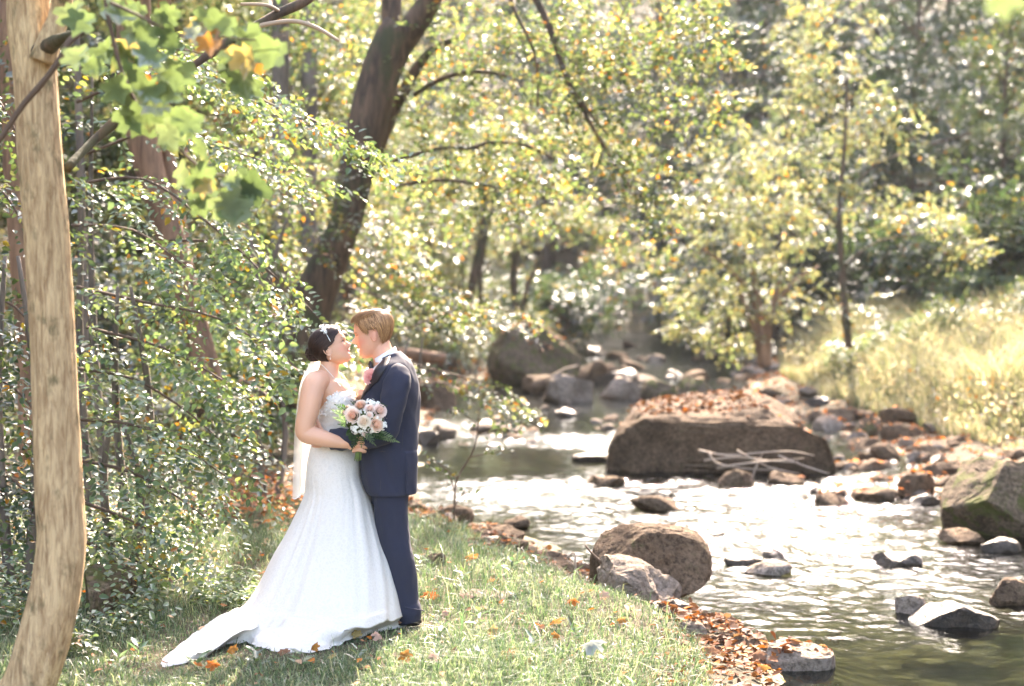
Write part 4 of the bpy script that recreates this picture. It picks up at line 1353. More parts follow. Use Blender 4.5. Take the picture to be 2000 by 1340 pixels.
veil = NB('veil_tulle')
_d = veil.n('BsdfDiffuse'); _d.inputs[0].default_value = (.85, .84, .8, 1)
_t = veil.n('BsdfTranslucent'); _t.inputs[0].default_value = (.85, .84, .8, 1)
_m = veil.n('MixShader'); _m.inputs[0].default_value = .5
veil.l(_d.outputs[0], _m.inputs[1]); veil.l(_t.outputs[0], _m.inputs[2])
_x = veil.n('BsdfTransparent')
_m2 = veil.n('MixShader'); _m2.inputs[0].default_value = .62
veil.l(_x.outputs[0], _m2.inputs[1]); veil.l(_m.outputs[0], _m2.inputs[2]); veil.l(_m2.outputs[0], veil.out.inputs[0])
M['veil'] = veil.m

# generic head: height 1 (chin 0, crown 1), face towards +f
HU = np.array([-.02, .0, .03, .08, .15, .22, .30, .40, .48, .54, .62, .70, .80, .88, .94, .975, 1.0])
HF = np.array([.28, .345, .395, .415, .405, .415, .425, .43, .428, .452, .455, .445, .405, .335, .24, .14, .0])
HB = np.array([.12, .05, .0, -.06, -.15, -.25, -.33, -.385, -.42, -.445, -.46, -.465, -.44, -.375, -.29, -.21, -.08])
HW = np.array([.06, .12, .17, .215, .262, .29, .305, .32, .325, .33, .335, .335, .315, .265, .20, .14, .03])


class Head:
    def __init__(s, nose, S_, tilt, facing, jaw=1.0, dy=0., yaw=0., nsc=1.):
        """nose: px position of the nose tip; facing +1 looks right, -1 looks left"""
        c, q = math.cos(tilt), math.sin(tilt)
        s.F = np.array([facing * c, 0, q]); s.U = np.array([-facing * q, 0, c]); s.Sd = np.array([0, -1., 0])
        if yaw:
            s.F = s.F * math.cos(yaw) + np.array([0, 1., 0]) * math.sin(yaw)
            s.Sd = np.cross(s.F, s.U) * (-facing if False else 1)
            s.Sd = s.Sd * (1 if s.Sd[1] < 0 else -1)
        s.S = S_ * PX
        s.jaw = jaw
        s.nsc = nsc
        s.O = PP(nose[0], nose[1], dy) - s.S * (.565 * s.F + .345 * s.U)

    def loc(s, th, u, off=0.):
        th = np.asarray(th, float); u = np.asarray(u, float)
        F = np.interp(u, HU, HF); B = np.interp(u, HU, HB); W = np.interp(u, HU, HW)
        a, c = (F - B) / 2, (F + B) / 2
        ct, st_ = np.cos(th), np.sin(th)
        p = .88
        f = c + (a + off) * np.sign(ct) * np.abs(ct) ** p
        sd = (W + off) * np.sign(st_) * np.abs(st_) ** p
        wth = np.arctan2(np.sin(th), np.cos(th))
        at_ = np.abs(wth)
        ns = np.interp(u, [.27, .30, .325, .35, .40, .47, .52], [0, .05, .115, .135, .095, .03, 0])
        sg = np.interp(u, [.27, .32, .40, .52], [.24, .21, .14, .12])
        f = f + s.nsc * ns * np.exp(-(wth / sg) ** 2)
        f = f + .014 * np.exp(-((u - .565) / .025) ** 2) * np.exp(-((at_ - .3) / .35) ** 2)
        f = f - .032 * np.exp(-((at_ - .42) / .17) ** 2) * np.exp(-((u - .495) / .04) ** 2)
        f = f + .012 * np.exp(-((at_ - .65) / .3) ** 2) * np.exp(-((u - .36) / .07) ** 2)
        l = np.exp(-(wth / .34) ** 2)
        f = f + l * (.030 * np.exp(-((u - .232) / .016) ** 2) + .028 * np.exp(-((u - .150) / .018) ** 2) - .035 * np.exp(-((u - .19) / .016) ** 2))
        f = f + .022 * np.exp(-((u - .05) / .04) ** 2) * np.exp(-(wth / .3) ** 2)
        uu = np.where(u < .3, .3 - (.3 - u) * s.jaw, u)
        uu = uu + off * np.interp(u, [0, .6, 1], [0, 0, 1.])
        return f, sd, uu

    def pt(s, th, u, off=0.):
        f, sd, uu = s.loc(th, u, off)
        return s.O + s.S * (f[..., None] * s.F + sd[..., None] * s.Sd + uu[..., None] * s.U)

    def geo(s, n=120, m=110):
        u = np.concatenate([np.linspace(-.02, .6, m * 2 // 3), np.linspace(.6, 1, m // 3 + 2)[1:]])
        th = np.linspace(0, 2 * np.pi, n, endpoint=False)
        U, T = np.meshgrid(u, th, indexing='ij')
        V = s.pt(T, U).reshape(-1, 3)
        V = np.vstack([V, V[:n].mean(0), V[-n:].mean(0)])
        k = len(V) - 2
        j = np.arange(n); j2 = (j + 1) % n
        return [V, [grid_faces(len(u), n, True), np.concatenate([np.stack([np.full(n, k), j2, j], 1), np.stack([np.full(n, k + 1), (len(u) - 1) * n + j, (len(u) - 1) * n + j2], 1)])]]

    def local(s, V):
        d = (V - s.O) / s.S
        return d @ s.F, d @ s.Sd, d @ s.U

    def ear(s, side):
        o = s.O + s.S * (-.045 * s.F + side * .325 * s.Sd + .415 * s.U)
        a = s.S * .135 * unit(s.U * 1. - s.F * .15); b_ = s.S * .075 * s.F
        n_ = side * s.Sd
        k = np.linspace(0, 2 * np.pi, 22, endpoint=False)
        w_ = 1 + .12 * np.sin(k)
        P = o + np.cos(k)[:, None] * b_ * w_[:, None] + np.sin(k)[:, None] * a + n_ * s.S * (.028 - .025 * np.cos(k))[:, None]
        P = np.vstack([P, P[:2]])
        rim = tube(P, .0032, 8, cap=False)
        k2 = np.linspace(0, 2 * np.pi, 14, endpoint=False)
        V, F = ICO[3]
        disc = [o + n_ * s.S * .01 + (V[:, :1] * b_ * .85 + V[:, 1:2] * a * .9 + V[:, 2:] * n_ * s.S * .022), [F]]
        return [rim, disc]


def blob(px, py, dy, rx, ry, rz, rot=0.):
    """ellipsoid: rx, rz in photo pixels, ry in metres"""
    V, F = ICO[4]
    c, q = math.cos(rot), math.sin(rot)
    x = V[:, 0] * rx * PX; z = V[:, 2] * rz * PX
    return [PP(px, py, dy) + np.stack([x * c - z * q, V[:, 1] * ry, x * q + z * c], 1), [F]]


def limb(pts, sub=4, n=20):
    """pts: (px, py, dy, r_px[, r_depth_m])"""
    P = np.array([PP(*p[:3]) for p in pts])
    R = np.array([p[3] * PX for p in pts])
    R2 = np.array([p[4] if len(p) > 4 else p[3] * PX for p in pts])
    g = tube(P, R, n, sub=sub, R2=R2)
    return g


def fuse(name, gs, voxel, ratio, colfn, root, mat='skin', smooth=2):
    g = join([x[:2] for x in gs])
    me = mesh('tmp', g[0], g[1])
    o = link('tmp', me)
    r = o.modifiers.new('r', 'REMESH'); r.mode = 'VOXEL'; r.voxel_size = voxel
    s_ = o.modifiers.new('s', 'SMOOTH'); s_.iterations = smooth; s_.factor = .5
    if ratio < 1:
        d = o.modifiers.new('d', 'DECIMATE'); d.ratio = ratio
    dg = bpy.context.evaluated_depsgraph_get()
    e = o.evaluated_get(dg)
    m2 = bpy.data.meshes.new_from_object(e)
    V = np.empty(len(m2.vertices) * 3, np.float32); m2.vertices.foreach_get('co', V); V = V.reshape(-1, 3).astype(float)
    nl = len(m2.loops); li = np.empty(nl, np.int32); m2.loops.foreach_get('vertex_index', li)
    tot = np.empty(len(m2.polygons), np.int32); m2.polygons.foreach_get('loop_total', tot)
    st = np.concatenate(([0], np.cumsum(tot)[:-1]))
    F = [li[(st[tot == k])[:, None] + np.arange(k)] for k in (3, 4) if (tot == k).any()]
    bpy.data.objects.remove(o)
    bpy.data.meshes.remove(m2); bpy.data.meshes.remove(me)
    return part(name, [V, F], M[mat], root, True, colfn(V) if colfn else None)


def strands(H, rng, n, fn, width, off, name, mat, root, seg=9, taper=True, mono=None):
    """hair locks running over the head surface: fn(rng, q) -> theta(t), u(t), lift(t)"""
    Vs, Fs, cs, k = [], [], [], 0
    t = np.linspace(0, 1, seg)
    for i in range(n):
        th, u, lf = fn(rng, t)
        fly = rng.random() < .05
        if fly:
            lf = lf + rng.uniform(.02, .07) * np.sin(np.pi * np.clip(t * .9 + .1, 0, 1)) + .02 * t
        P = H.pt(th, u, off + lf)
        T = unit(np.gradient(P, axis=0))
        f, sd, uu = H.loc(th, u, off)
        Nn = unit((P - (H.O + H.S * (-.02 * H.F + .5 * H.U))))
        Sv = unit(np.cross(T, Nn))
        wd = width * (.28 if fly else rng.uniform(.6, 1.4)) * (np.sin(np.pi * (.12 + .83 * t)) if taper else 1)
        wd = np.broadcast_to(wd, (seg,))[:, None]
        V = np.stack([P - Sv * wd, P + Nn * wd * .55, P + Sv * wd], 1).reshape(-1, 3)
        b = k + np.arange(seg - 1)[:, None] * 3
        Fs.append(np.concatenate([b + np.array([0, 3, 4, 1]), b + np.array([1, 4, 5, 2])]))
        Vs.append(V); k += len(V)
        c = np.clip(rng.normal(.5, .3), 0, 1)
        cs.append(np.full((len(V), 3), c))
    return part(name, [np.concatenate(Vs), [np.concatenate(Fs)], np.concatenate(cs)], M[mat], root)


def cap_geo(H, off, inside, n=96, m=80, cv=.4):
    u = np.linspace(.02, 1, m); th = np.linspace(0, 2 * np.pi, n, endpoint=False)
    U, T = np.meshgrid(u, th, indexing='ij')
    wt = np.abs(np.arctan2(np.sin(T), np.cos(T)))
    keep = inside(wt, U)
    V = H.pt(T, U, off)
    F = grid_faces(m, n, True)
    kf = keep.reshape(-1)[F].all(1)
    V = V.reshape(-1, 3)
    top = len(V)
    V = np.vstack([V, V[-n:].mean(0)])
    j = np.arange(n); j2 = (j + 1) % n
    F = [F[kf], np.stack([np.full(n, top), (m - 1) * n + j, (m - 1) * n + j2], 1)]
    return [V, F, np.full((len(V), 3), cv)]


def ruler(rows, n, fn=None, cap=False, thick=None):
    """rows: list of (n,3) rings"""
    V = np.concatenate(rows)
    return [V, [grid_faces(len(rows), n, True)]]


def ring(pl, pr, ry, n, dyc=0., p=1.0, phase=0.):
    """closed ring whose left / right silhouette points are pl, pr (px,py); ry depth half width"""
    th = np.linspace(0, 2 * np.pi, n, endpoint=False)
    ct = np.cos(th); st = np.sin(th)
    ct = np.sign(ct) * np.abs(ct) ** p; st = np.sign(st) * np.abs(st) ** p
    px = (pl[0] + pr[0]) / 2 + (pr[0] - pl[0]) / 2 * ct
    py = (pl[1] + pr[1]) / 2 + (pr[1] - pl[1]) / 2 * ct
    c = PP(0, 0)
    X = (px - 1000) * PX
    Z = PP(1000, 670)[2] + 0 * X
    Z = np.array([PP(1000, q)[2] for q in py])
    return np.stack([X, YP + dyc + ry * st, Z], 1)


# ================= bride
br = thing('person', 'woman in strapless white lace gown with train, dark bun and veil, holding a bouquet', 'person', (PP(650, 1222)[0], YP, 0))
HB_ = Head((688.5, 672), 77, rad(23), 1, 1.0, -.01, 0., .82)
SK1 = np.array((.62, .345, .225)); SK2 = np.array((.56, .30, .20))


def bride_col(V):
    f, s, u = HB_.local(V)
    c = np.tile(SK1, (len(V), 1)) * (1 + .05 * vnoise(V * 14)[:, None])
    face = (u > -.05) & (u < .75) & (f > .1)
    ck = np.exp(-(((f - .30) / .10) ** 2 + ((u - .33) / .09) ** 2)) * face * (np.abs(s) > .1)
    c = c + ck[:, None] * np.array((.07, -.035, -.02))
    lip = face & (f > .40) & (u > .125) & (u < .255) & (np.abs(s) < .15)
    c[lip] = (.50, .13, .11)
    return c


hand_b = [blob(687, 866, -.215, 11, .030, 13, -.1)]
for i, (y0, ln) in enumerate(((855.5, 1.0), (863.5, 1.08), (871.5, 1.02), (879, .86))):
    hand_b.append(limb([(690, y0 + 2, -.225, 3.6), (698, y0, -.262, 3.35), (698 + 10 * ln, y0 + 1, -.272, 3.15), (698 + 17 * ln, y0 + 2.5, -.252, 3.0), (698 + 17 * ln, y0 + 3.5, -.228, 2.8), (698 + 11 * ln, y0 + 4, -.212, 2.5)], 4, 12))
hand_b.append(limb([(684, 860, -.20, 4.6), (692, 852, -.225, 4.2), (701, 849, -.24, 3.7), (709, 850, -.235, 3.0)], 4, 12))
bride_gs = [HB_.geo()] + HB_.ear(1) + HB_.ear(-1) + [
    limb([(650, 682, 0, 22, .055), (646, 700, 0, 19.5, .052), (643, 716, 0, 18.5, .055), (641, 732, 0, 24, .085), (640, 746, 0, 31, .135), (645, 762, 0, 35, .145), (655, 782, 0, 37, .135), (657, 805, 0, 36, .12), (652, 835, 0, 36, .108), (650, 862, 0, 39, .11), (650, 900, 0, 47, .15), (650, 940, 0, 49, .16), (650, 960, 0, 40, .15)], 4, 32),
    limb([(628, 742, -.10, 20), (615, 750, -.165, 22.5), (608, 775, -.205, 21.5), (602, 805, -.225, 20), (596, 830, -.235, 18.5), (597, 846, -.235, 18), (618, 853, -.24, 17), (645, 860, -.235, 14), (668, 865, -.225, 10.5), (682, 866, -.22, 10)], 5, 24),
    limb([(650, 742, .10, 20), (660, 752, .165, 21), (680, 790, .21, 17), (697, 800, .20, 15), (704, 785, .10, 12), (706, 772, .02, 9), (706, 766, -.02, 7)], 5, 20),
    limb([(648, 930, -.08, 27), (655, 1060, -.09, 20), (660, 1190, -.09, 11), (668, 1214, -.09, 11), (690, 1219, -.09, 6)], 4, 20),
    limb([(648, 930, .08, 27), (655, 1060, .09, 20), (660, 1190, .09, 11), (668, 1214, .09, 11), (690, 1219, .09, 6)], 4, 20)] + hand_b
bride_body = fuse('body', bride_gs, .0028, .30, bride_col, br)
# face details
for sd in (1, -1):
    t_ = np.linspace(.24, .66, 9)
    part('eyebrow', tube(HB_.pt(sd * t_, .575 + .02 * np.sin((t_ - .24) / .42 * 2.4), .004), np.linspace(.0019, .0009, 9), 6, R2=np.linspace(.0012, .0008, 9)), M['dark'], br)
    t_ = np.linspace(.27, .60, 9)
    part('eyelash', tube(HB_.pt(sd * t_, .502 + .012 * np.sin((t_ - .27) / .33 * 3.1), .006), np.array([.0008, .0016, .002, .0022, .0022, .0022, .002, .0018, .0012]), 6), M['dark'], br)
    part('eye', [HB_.pt(np.array(sd * .42), np.array(.492), -.028) + ICO[3][0] * .0088, [ICO[3][1]]], M['eyewhite'], br)
    ei = HB_.pt(np.array(sd * .36), np.array(.492), .0) - HB_.S * .018 * HB_.F
    part('iris', [ei + ICO[3][0] * .0040, [ICO[3][1]]], M['dark'], br)
t_ = np.linspace(-.42, .42, 15)
part('teeth', tube(HB_.pt(t_, .194 + .03 * np.abs(t_), -.004), .0030, 8, R2=.0032), M['teeth'], br)


def b_inside(wt, U):
    line = np.interp(wt, [0, .35, .7, 1.0, 1.25, 1.5, 1.75, 2.2, 3.15], [.86, .85, .80, .66, .54, .50, .36, .18, .10])
    return U > line


part('hair', cap_geo(HB_, .035, b_inside, cv=.25), M['hair_dark'], br)


def b_flow(rng, t):
    sd = 1 if rng.random() < .7 else -1
    a0 = rng.uniform(.05, 1.45)
    u0 = float(np.interp(a0, [0, .35, .7, 1.0, 1.25, 1.5], [.87, .86, .81, .67, .55, .51])) + rng.uniform(0, .10)
    if rng.random() < .45:
        a0 = rng.uniform(.3, 2.2); u0 = rng.uniform(.72, .99)
    a1 = rng.uniform(2.5, 3.2); u1 = rng.uniform(.22, .50)
    e = t ** 1.1
    bulge = .10 * np.sin(np.pi * t) * (u0 > .6)
    return sd * (a0 + (a1 - a0) * e), u0 + (u1 - u0) * (t ** 1.4) + bulge * (1 - u0), rng.uniform(0, .022) + .012 * np.sin(t * 9 + rng.uniform(0, 6)) * rng.random() + .012 * np.sin(np.pi * t)


hr = np.random.default_rng(21)
strands(HB_, hr, 900, b_flow, .0026, .035, 'hair_strands', 'hair_dark', br)
# low bun of coiled locks
bc = PP(612.5, 690, .0)
Vs = []
for i in range(90):
    r = 15.2 * PX * hr.uniform(.80, 1.04)
    ax = unit(np.array([hr.normal() * .6, -1 + hr.normal() * .35, hr.normal() * .6]) if i % 2 else hr.normal(size=3))
    a = unit(np.cross(ax, [.3, .2, 1])); b_ = np.cross(ax, a)
    k = np.linspace(0, hr.uniform(2, 5), 16) + hr.uniform(0, 6.28)
    sp = (hr.uniform(-.8, .8) + .35 * np.sin(k * .7))[:, None]
    P = bc + r * (np.sqrt(np.maximum(.1, 1 - sp ** 2)) * (np.cos(k)[:, None] * a + np.sin(k)[:, None] * b_) * np.array([1, 1.15, 1.12]) + sp * ax)
    g = tube(P, .0042 * np.sin(np.pi * np.linspace(.08, .92, 16)), 5, cap=False)
    Vs.append([g[0], g[1], np.full((len(g[0]), 3), np.clip(hr.normal(.5, .35), 0, 1))])
g0 = [bc + ICO[4][0] * np.array([14.0, 15.5, 15.5]) * PX, [ICO[4][1]], np.full((len(ICO[4][0]), 3), .1)]
part('bun', join([g0] + Vs), M['hair_dark'], br)
# jewelled headband
hb = thing('headband', '', '', tuple(HB_.pt(np.array(1.57), np.array(.7))))
for k_ in ('label', 'category'):
    if k_ in hb: del hb[k_]
hb.parent = br; hb.location = Vector(hb.location) - br.location
tt = np.concatenate([np.linspace(.60, .995, 12), np.linspace(.995, .60, 12)])
ths = np.concatenate([np.full(12, 1.38), np.full(12, -1.38)])
P = HB_.pt(ths, tt, .088)
part('band', tube(P, .0024, 6), M['silver'], hb)
bead = ICO[3]
Vs = []
for i in range(46):
    q = hr.random()
    u_ = np.array(.80 + .19 * q)
    p = HB_.pt(np.array(1.38 + hr.normal() * .10 * (.4 + q)), u_, .098)
    r = .0026 + .0026 * hr.random() * (.4 + q)
    Vs.append([p + bead[0] * r, [bead[1]]])
part('beads', join(Vs), M['silver'], hb)
# earring and necklace
p0 = HB_.O + HB_.S * (-.03 * HB_.F + .345 * HB_.Sd + .27 * HB_.U)
part('earring', join([[p0 + (0, -.003, -.004) + bead[0] * .002, [bead[1]]], tube(np.array([p0 + (0, -.003, -.004), p0 + (0, -.003, -.013)]), .0007, 5), [p0 + (0, -.003, -.016) + bead[0] * .0042, [bead[1]]]]), M['pearl'], br)
nkp, _ = catmull(np.array([(627.5, 712.), (631, 715), (640, 724), (649, 734), (657, 744), (662, 751), (665, 754)]), 8)
_me = bride_body.data
_bv = BVHTree.FromPolygons([v.co + Vector(root_of(br)) for v in _me.vertices], [tuple(p.vertices) for p in _me.polygons])
nk = []
for a, b in nkp:
    o_ = Vector((0, 0, CAM_Z)); d_ = (Vector(PP(a, b, 0)) - o_).normalized()
    h_ = _bv.ray_cast(o_, d_)
    if h_[0] is not None:
        nk.append(np.array(h_[0] - d_ * .002))
part('necklace', join([[p + ICO[3][0] * .0026, [ICO[3][1]]] for p in nk[::2]] + [tube(np.array(nk), .0014, 6)]), M['pearl'], br)

# gown
NG = 240
G = [((631, 783), (675, 757), .140, 0), ((627, 793), (688, 764), .150, 0), ((623, 806), (695, 778), .155, 0), ((620, 820), (696, 798), .140, 0), ((616, 838), (692, 825), .122, 0), ((612, 856), (689, 852), .118, 0), ((606, 874), (693, 874), .130, 0),
     ((601, 895), (700, 893), .155, 0), ((599, 915), (703, 912), .175, 0), ((598, 935), (705, 932), .188, 0), ((596, 965), (719, 963), .205, 0), ((580, 1003), (733, 1003), .235, -.01), ((561, 1041), (749, 1046), .28, -.02), ((541, 1077), (763, 1086), .33, -.03),
     ((515, 1132), (776, 1138), .41, -.05), ((491, 1170), (781, 1170), .47, -.06), ((471, 1193), (784, 1194), .52, -.07)]
rows = [ring(a, b, ry, NG, dy, .92) for a, b, ry, dy in G]
R_ = np.array(rows)
kk = len(rows)
flat = R_.reshape(kk, -1)
flat, _ = catmull(flat, 5)
rows = list(flat.reshape(-1, NG, 3))
last = rows[-1]
cx, cyy = last[:, 0].mean(), last[:, 1].mean()
hem = [(787, 1216), (783, 1221), (760, 1226), (736, 1230), (712, 1238), (686, 1248), (668, 1254), (652, 1259), (634, 1267), (616, 1271), (590, 1271), (568, 1270), (550, 1270), (535, 1268), (518, 1264), (501, 1261), (488, 1254), (475, 1253), (458, 1254), (444, 1257), (430, 1267), (417, 1274), (392, 1285), (367, 1294), (345, 1297), (326, 1299), (321, 1292), (333, 1280), (358, 1259), (384, 1240), (405, 1224), (428, 1212)]
hp = []
for a, b in hem:
    Y = CAM_Z * FPX / (b - 625)
    for _ in range(5):
        X = at(a, b, Y)[0]
        Y = (CAM_Z - gz(X, Y) - .015) * FPX / (b - 625)
    hp.append((at(a, b, Y)[0], Y))
hp += [(-1.50, 8.35), (-1.25, 8.55), (-1.0, 8.62), (-.8, 8.55), (-.66, 8.38)]
hp = np.array(hp)
hp, _ = catmull(np.vstack([hp, hp[:1]]), 6)
ang = np.unwrap(np.arctan2((hp[:, 1] - cyy), (hp[:, 0] - cx)))
# resample by a blend of arc length and angle so that the train keeps its points
th = np.linspace(0, 2 * np.pi, NG, endpoint=False)
arc = np.concatenate([[0], np.cumsum(np.linalg.norm(np.diff(hp, axis=0), axis=1) + .10 * np.abs(np.diff(ang)))]); arc /= arc[-1]
sgn = -1 if ang[-1] < ang[0] else 1
tt = np.linspace(0, 1, NG, endpoint=False)
hx = np.interp(tt, arc, hp[:, 0]); hy = np.interp(tt, arc, hp[:, 1]); ha = np.interp(tt, arc, ang)
# ring parameter of each hem sample
lr = np.arctan2((last[:, 1] - cyy) / .52, (last[:, 0] - cx) / (.5 * (last[:, 0].max() - last[:, 0].min())))
hr_a = np.arctan2((hy - cyy) / .52, (hx - cx) / .46)
# sort hem so that index j sits near ring index j
order = np.argsort(np.mod(hr_a, 2 * np.pi) if True else 0)
start = int(np.argmin(np.abs(np.mod(hr_a + np.pi, 2 * np.pi) - np.pi)))
seq = (start + sgn * np.arange(NG)) % NG
hx, hy = hx[seq], hy[seq]
# cloth length above each hem point follows the same parameter: ring re-sampled at the hem's own angle
tgt = np.unwrap(hr_a[seq]); tgt -= tgt[0]
tgt = np.maximum.accumulate(tgt)
tgt = tgt / tgt[-1] * (2 * np.pi * (NG - 1) / NG)


def reparam(r, wgt):
    q = (1 - wgt) * th + wgt * tgt
    i = q / (2 * np.pi) * NG
    i0 = np.floor(i).astype(int) % NG; f = (i - np.floor(i))[:, None]
    return r[i0] * (1 - f) + r[(i0 + 1) % NG] * f


rows = [reparam(r, sm(.35, 1.0, k / (len(rows) - 1))) for k, r in enumerate(rows)]
last = rows[-1]
hz_ = np.array([gz(a, b) for a, b in zip(hx, hy)])
for t in (.12, .26, .42, .58, .72, .84, .93, 1.0):
    xy = last[:, :2] * (1 - t) + np.stack([hx, hy], 1) * t
    z = (last[:, 2] - hz_) * (1 - t) ** 1.7 + hz_ + .012 + .05 * t * (1 - t)
    rows.append(np.column_stack([xy, z]))
# folds
out = []
for k, r in enumerate(rows):
    t = k / (len(rows) - 1)
    c = r.mean(0)
    d = r - c; d[:, 2] = 0
    L = np.linalg.norm(d, axis=1, keepdims=True)
    d = d / L
    n1 = fbm(np.stack([d[:, 0] * 3.2 + 3, d[:, 1] * 3.2, np.full(len(r), t * 1.2)], 1), 2)
    n2 = fbm(np.stack([d[:, 0] * 8, d[:, 1] * 8, np.full(len(r), t * 2.2 + 5)], 1), 2)
    am = .030 * sm(.42, .95, t) * (1 - .75 * sm(.93, 1, t)); am2 = .009 * sm(.35, .8, t)
    r = r + d * ((n1 * am + n2 * am2)[:, None])
    if t > .86:
        r[:, 2] += .034 * np.abs(fbm(np.stack([r[:, 0] * 3 + r[:, 1] * 4, r[:, 1] * 11 - r[:, 0] * 9, r[:, 0] * 0], 1), 2)) * (1 - .5 * (t == 1))
    if .08 < t < .32:      # ruching over waist and hips
        r = r + d * (.0035 * np.sin((k * 2.1 + 2.5 * d[:, 0] + 2 * n1) * 1.9))[:, None]
    out.append(r)
sc_hem = out[-1]
e = np.column_stack([unit(sc_hem[:, :2] - [cx, cyy]) * (.012 + .010 * np.abs(np.sin(np.arange(NG) * np.pi / 3)))[:, None], np.full(NG, -.012)])
out.append(sc_hem + e)
# fold the top edge inwards
top = out[0] + (out[0].mean(0) - out[0]) * .06 + (0, 0, -.01)
part('gown', [np.concatenate([top] + out), [grid_faces(len(out) + 1, NG, True)]], M['lace'], br)
# raised lace petals on the bodice
Vs = []
ro = np.array(out)
for i in range(300):
    a = int(hr.integers(0, 16)); j = int(hr.integers(0, NG))
    p = ro[a, j]; c = ro[a].mean(0); nn = unit((p - c) * (1, 1, .2))
    t1 = unit(np.cross(nn, [0, 0, 1]) + hr.normal(size=3) * .8)
    Vs.append(leaf_geo([p + nn * .001], [t1 + nn * .5], [nn], hr.uniform(.009, .017), np.ones((1, 3)), .8, True)[:2])
part('bodice_lace', join(Vs), M['satin_white'], br)['kind'] = 'stuff'
# veil
vr = []
for (a, b, py, d1, d2) in ((608, 624, 706, -.03, .04), (600, 622, 722, -.06, .08), (592, 616, 745, -.09, .12), (586, 612, 780, -.10, .15), (581, 608, 830, -.10, .17), (578.5, 606, 880, -.10, .18), (577, 603, 930, -.10, .19), (576.5, 601, 968, -.10, .19)):
    q = np.linspace(0, 1, 48)
    X = a + (b - a) * (.5 - .5 * np.cos(q * np.pi * 5 + .3 * math.sin(py * .02))) * (.35 + .65 * np.abs(q - .35) * 1.5).clip(0, 1)
    vr.append([PP(x_, py + 3 * math.sin(z_ * 30) * (py > 960), 0) + (0, d1 + (d2 - d1) * z_, 0) for x_, z_ in zip(X, q)])
vf, _ = catmull(np.array(vr).reshape(8, -1), 4)
part('veil', [vf.reshape(-1, 3), [grid_faces(29, 48)]], M['veil'], br)
vl = vf.reshape(29, 48, 3)[-1]
part('veil_edge', tube(vl, .0035, 5, rough=.5), M['satin_white'], br)

# ================= groom
gr = thing('person', 'man with short blond hair in navy suit and black bow tie embracing the woman', 'person', (PP(790, 1222)[0], YP, 0))
HG = Head((686.5, 669.5), 81, rad(-10), -1, 1.22, .01)
SG = np.array((.62, .325, .215))


def groom_col(V):
    f, s, u = HG.local(V)
    c = np.tile(SG, (len(V), 1)) * (1 + .05 * vnoise(V * 14)[:, None])
    face = (u > -.05) & (u < .75) & (f > .1)
    ck = np.exp(-(((f - .30) / .12) ** 2 + ((u - .33) / .10) ** 2)) * face * (np.abs(s) > .08)
    c = c + ck[:, None] * np.array((.05, -.04, -.02))
    lip = face & (f > .395) & (u > .11) & (u < .25) & (np.abs(s) < .15)
    c[lip] = (.46, .17, .13)
    ear = (np.abs(s) > .32) & (u > .25) & (u < .58)
    c[ear] += (.03, -.02, -.01)
    return c


hand_g = [blob(634, 852, -.150, 13, .022, 11, -.2)]
for (a, b, c_, d_) in ((629, 842, 615, 817), (626, 847, 609, 828), (624, 853, 605, 842), (626, 860, 608, 857)):
    hand_g.append(limb([(636, b + 3, -.155, 4.6), (a, b, -.162, 4.4), ((a + c_) / 2, (b + d_) / 2 - 1, -.150, 4.0), (c_ + 2, d_ + 2, -.130, 3.7), (c_, d_, -.115, 3.1)], 4, 12))
hand_g.append(limb([(640, 862, -.155, 4.8), (628, 869, -.17, 4.4), (618, 871, -.165, 3.9), (611, 871, -.15, 3.1)], 4, 12))
groom_gs = [HG.geo()] + HG.ear(1) + HG.ear(-1) + [
    limb([(733, 658, .01, 24, .058), (742, 678, .01, 22, .058), (749, 695, .0, 22, .060), (757, 714, 0, 32, .11), (760, 732, 0, 40, .18), (760, 760, 0, 46, .17), (758, 800, 0, 50, .15), (757, 860, 0, 48, .14), (757, 920, 0, 46, .15), (758, 950, 0, 40, .14)], 4, 28),
    limb([(776, 735, -.16, 18), (772, 790, -.2, 16), (757, 842, -.21, 14), (720, 857, -.20, 12), (680, 858, -.18, 10), (650, 856, -.16, 9.5), (638, 853, -.152, 9.5)], 4, 18),
    limb([(765, 735, .16, 18), (745, 790, .2, 16), (705, 830, .18, 12), (665, 850, .15, 10), (640, 855, .13, 9), (622, 850, .11, 6)], 4, 18),
    limb([(757, 930, -.08, 24), (763, 1050, -.09, 17), (785, 1190, -.09, 12), (788, 1212, -.09, 11)], 4, 16),
    limb([(757, 930, .08, 24), (756, 1050, .09, 17), (772, 1190, .09, 12), (775, 1212, .09, 11)], 4, 16)] + hand_g
fuse('body', groom_gs, .0030, .30, groom_col, gr)
for sd in (1, -1):
    t_ = np.linspace(.22, .66, 9)
    part('eyebrow', tube(HG.pt(sd * t_, .568 - .012 * np.abs(t_ - .3) / .3, .006), np.linspace(.0024, .0012, 9), 6), M['brow_blond'], gr)
    t_ = np.linspace(.28, .60, 9)
    part('eyelash', tube(HG.pt(sd * t_, .497 + .008 * np.sin((t_ - .28) / .32 * 3.1), .005), .0013, 6), M['dark'], gr)
    part('eye', [HG.pt(np.array(sd * .42), np.array(.492), -.035) + ICO[3][0] * .0085, [ICO[3][1]]], M['eyewhite'], gr)
t_ = np.linspace(-.42, .42, 15)
part('teeth', tube(HG.pt(t_, .194 + .03 * np.abs(t_), -.008), .0026, 8, R2=.0034), M['teeth'], gr)


def g_inside(wt, U):
    line = np.interp(wt, [0, .45, .8, 1.05, 1.2, 1.42, 1.50, 1.78, 1.95, 2.3, 3.15], [.80, .79, .76, .70, .52, .46, .56, .56, .36, .22, .20])
    return U > line


part('hair', cap_geo(HG, .024, g_inside, cv=.15), M['hair_blond'], gr)


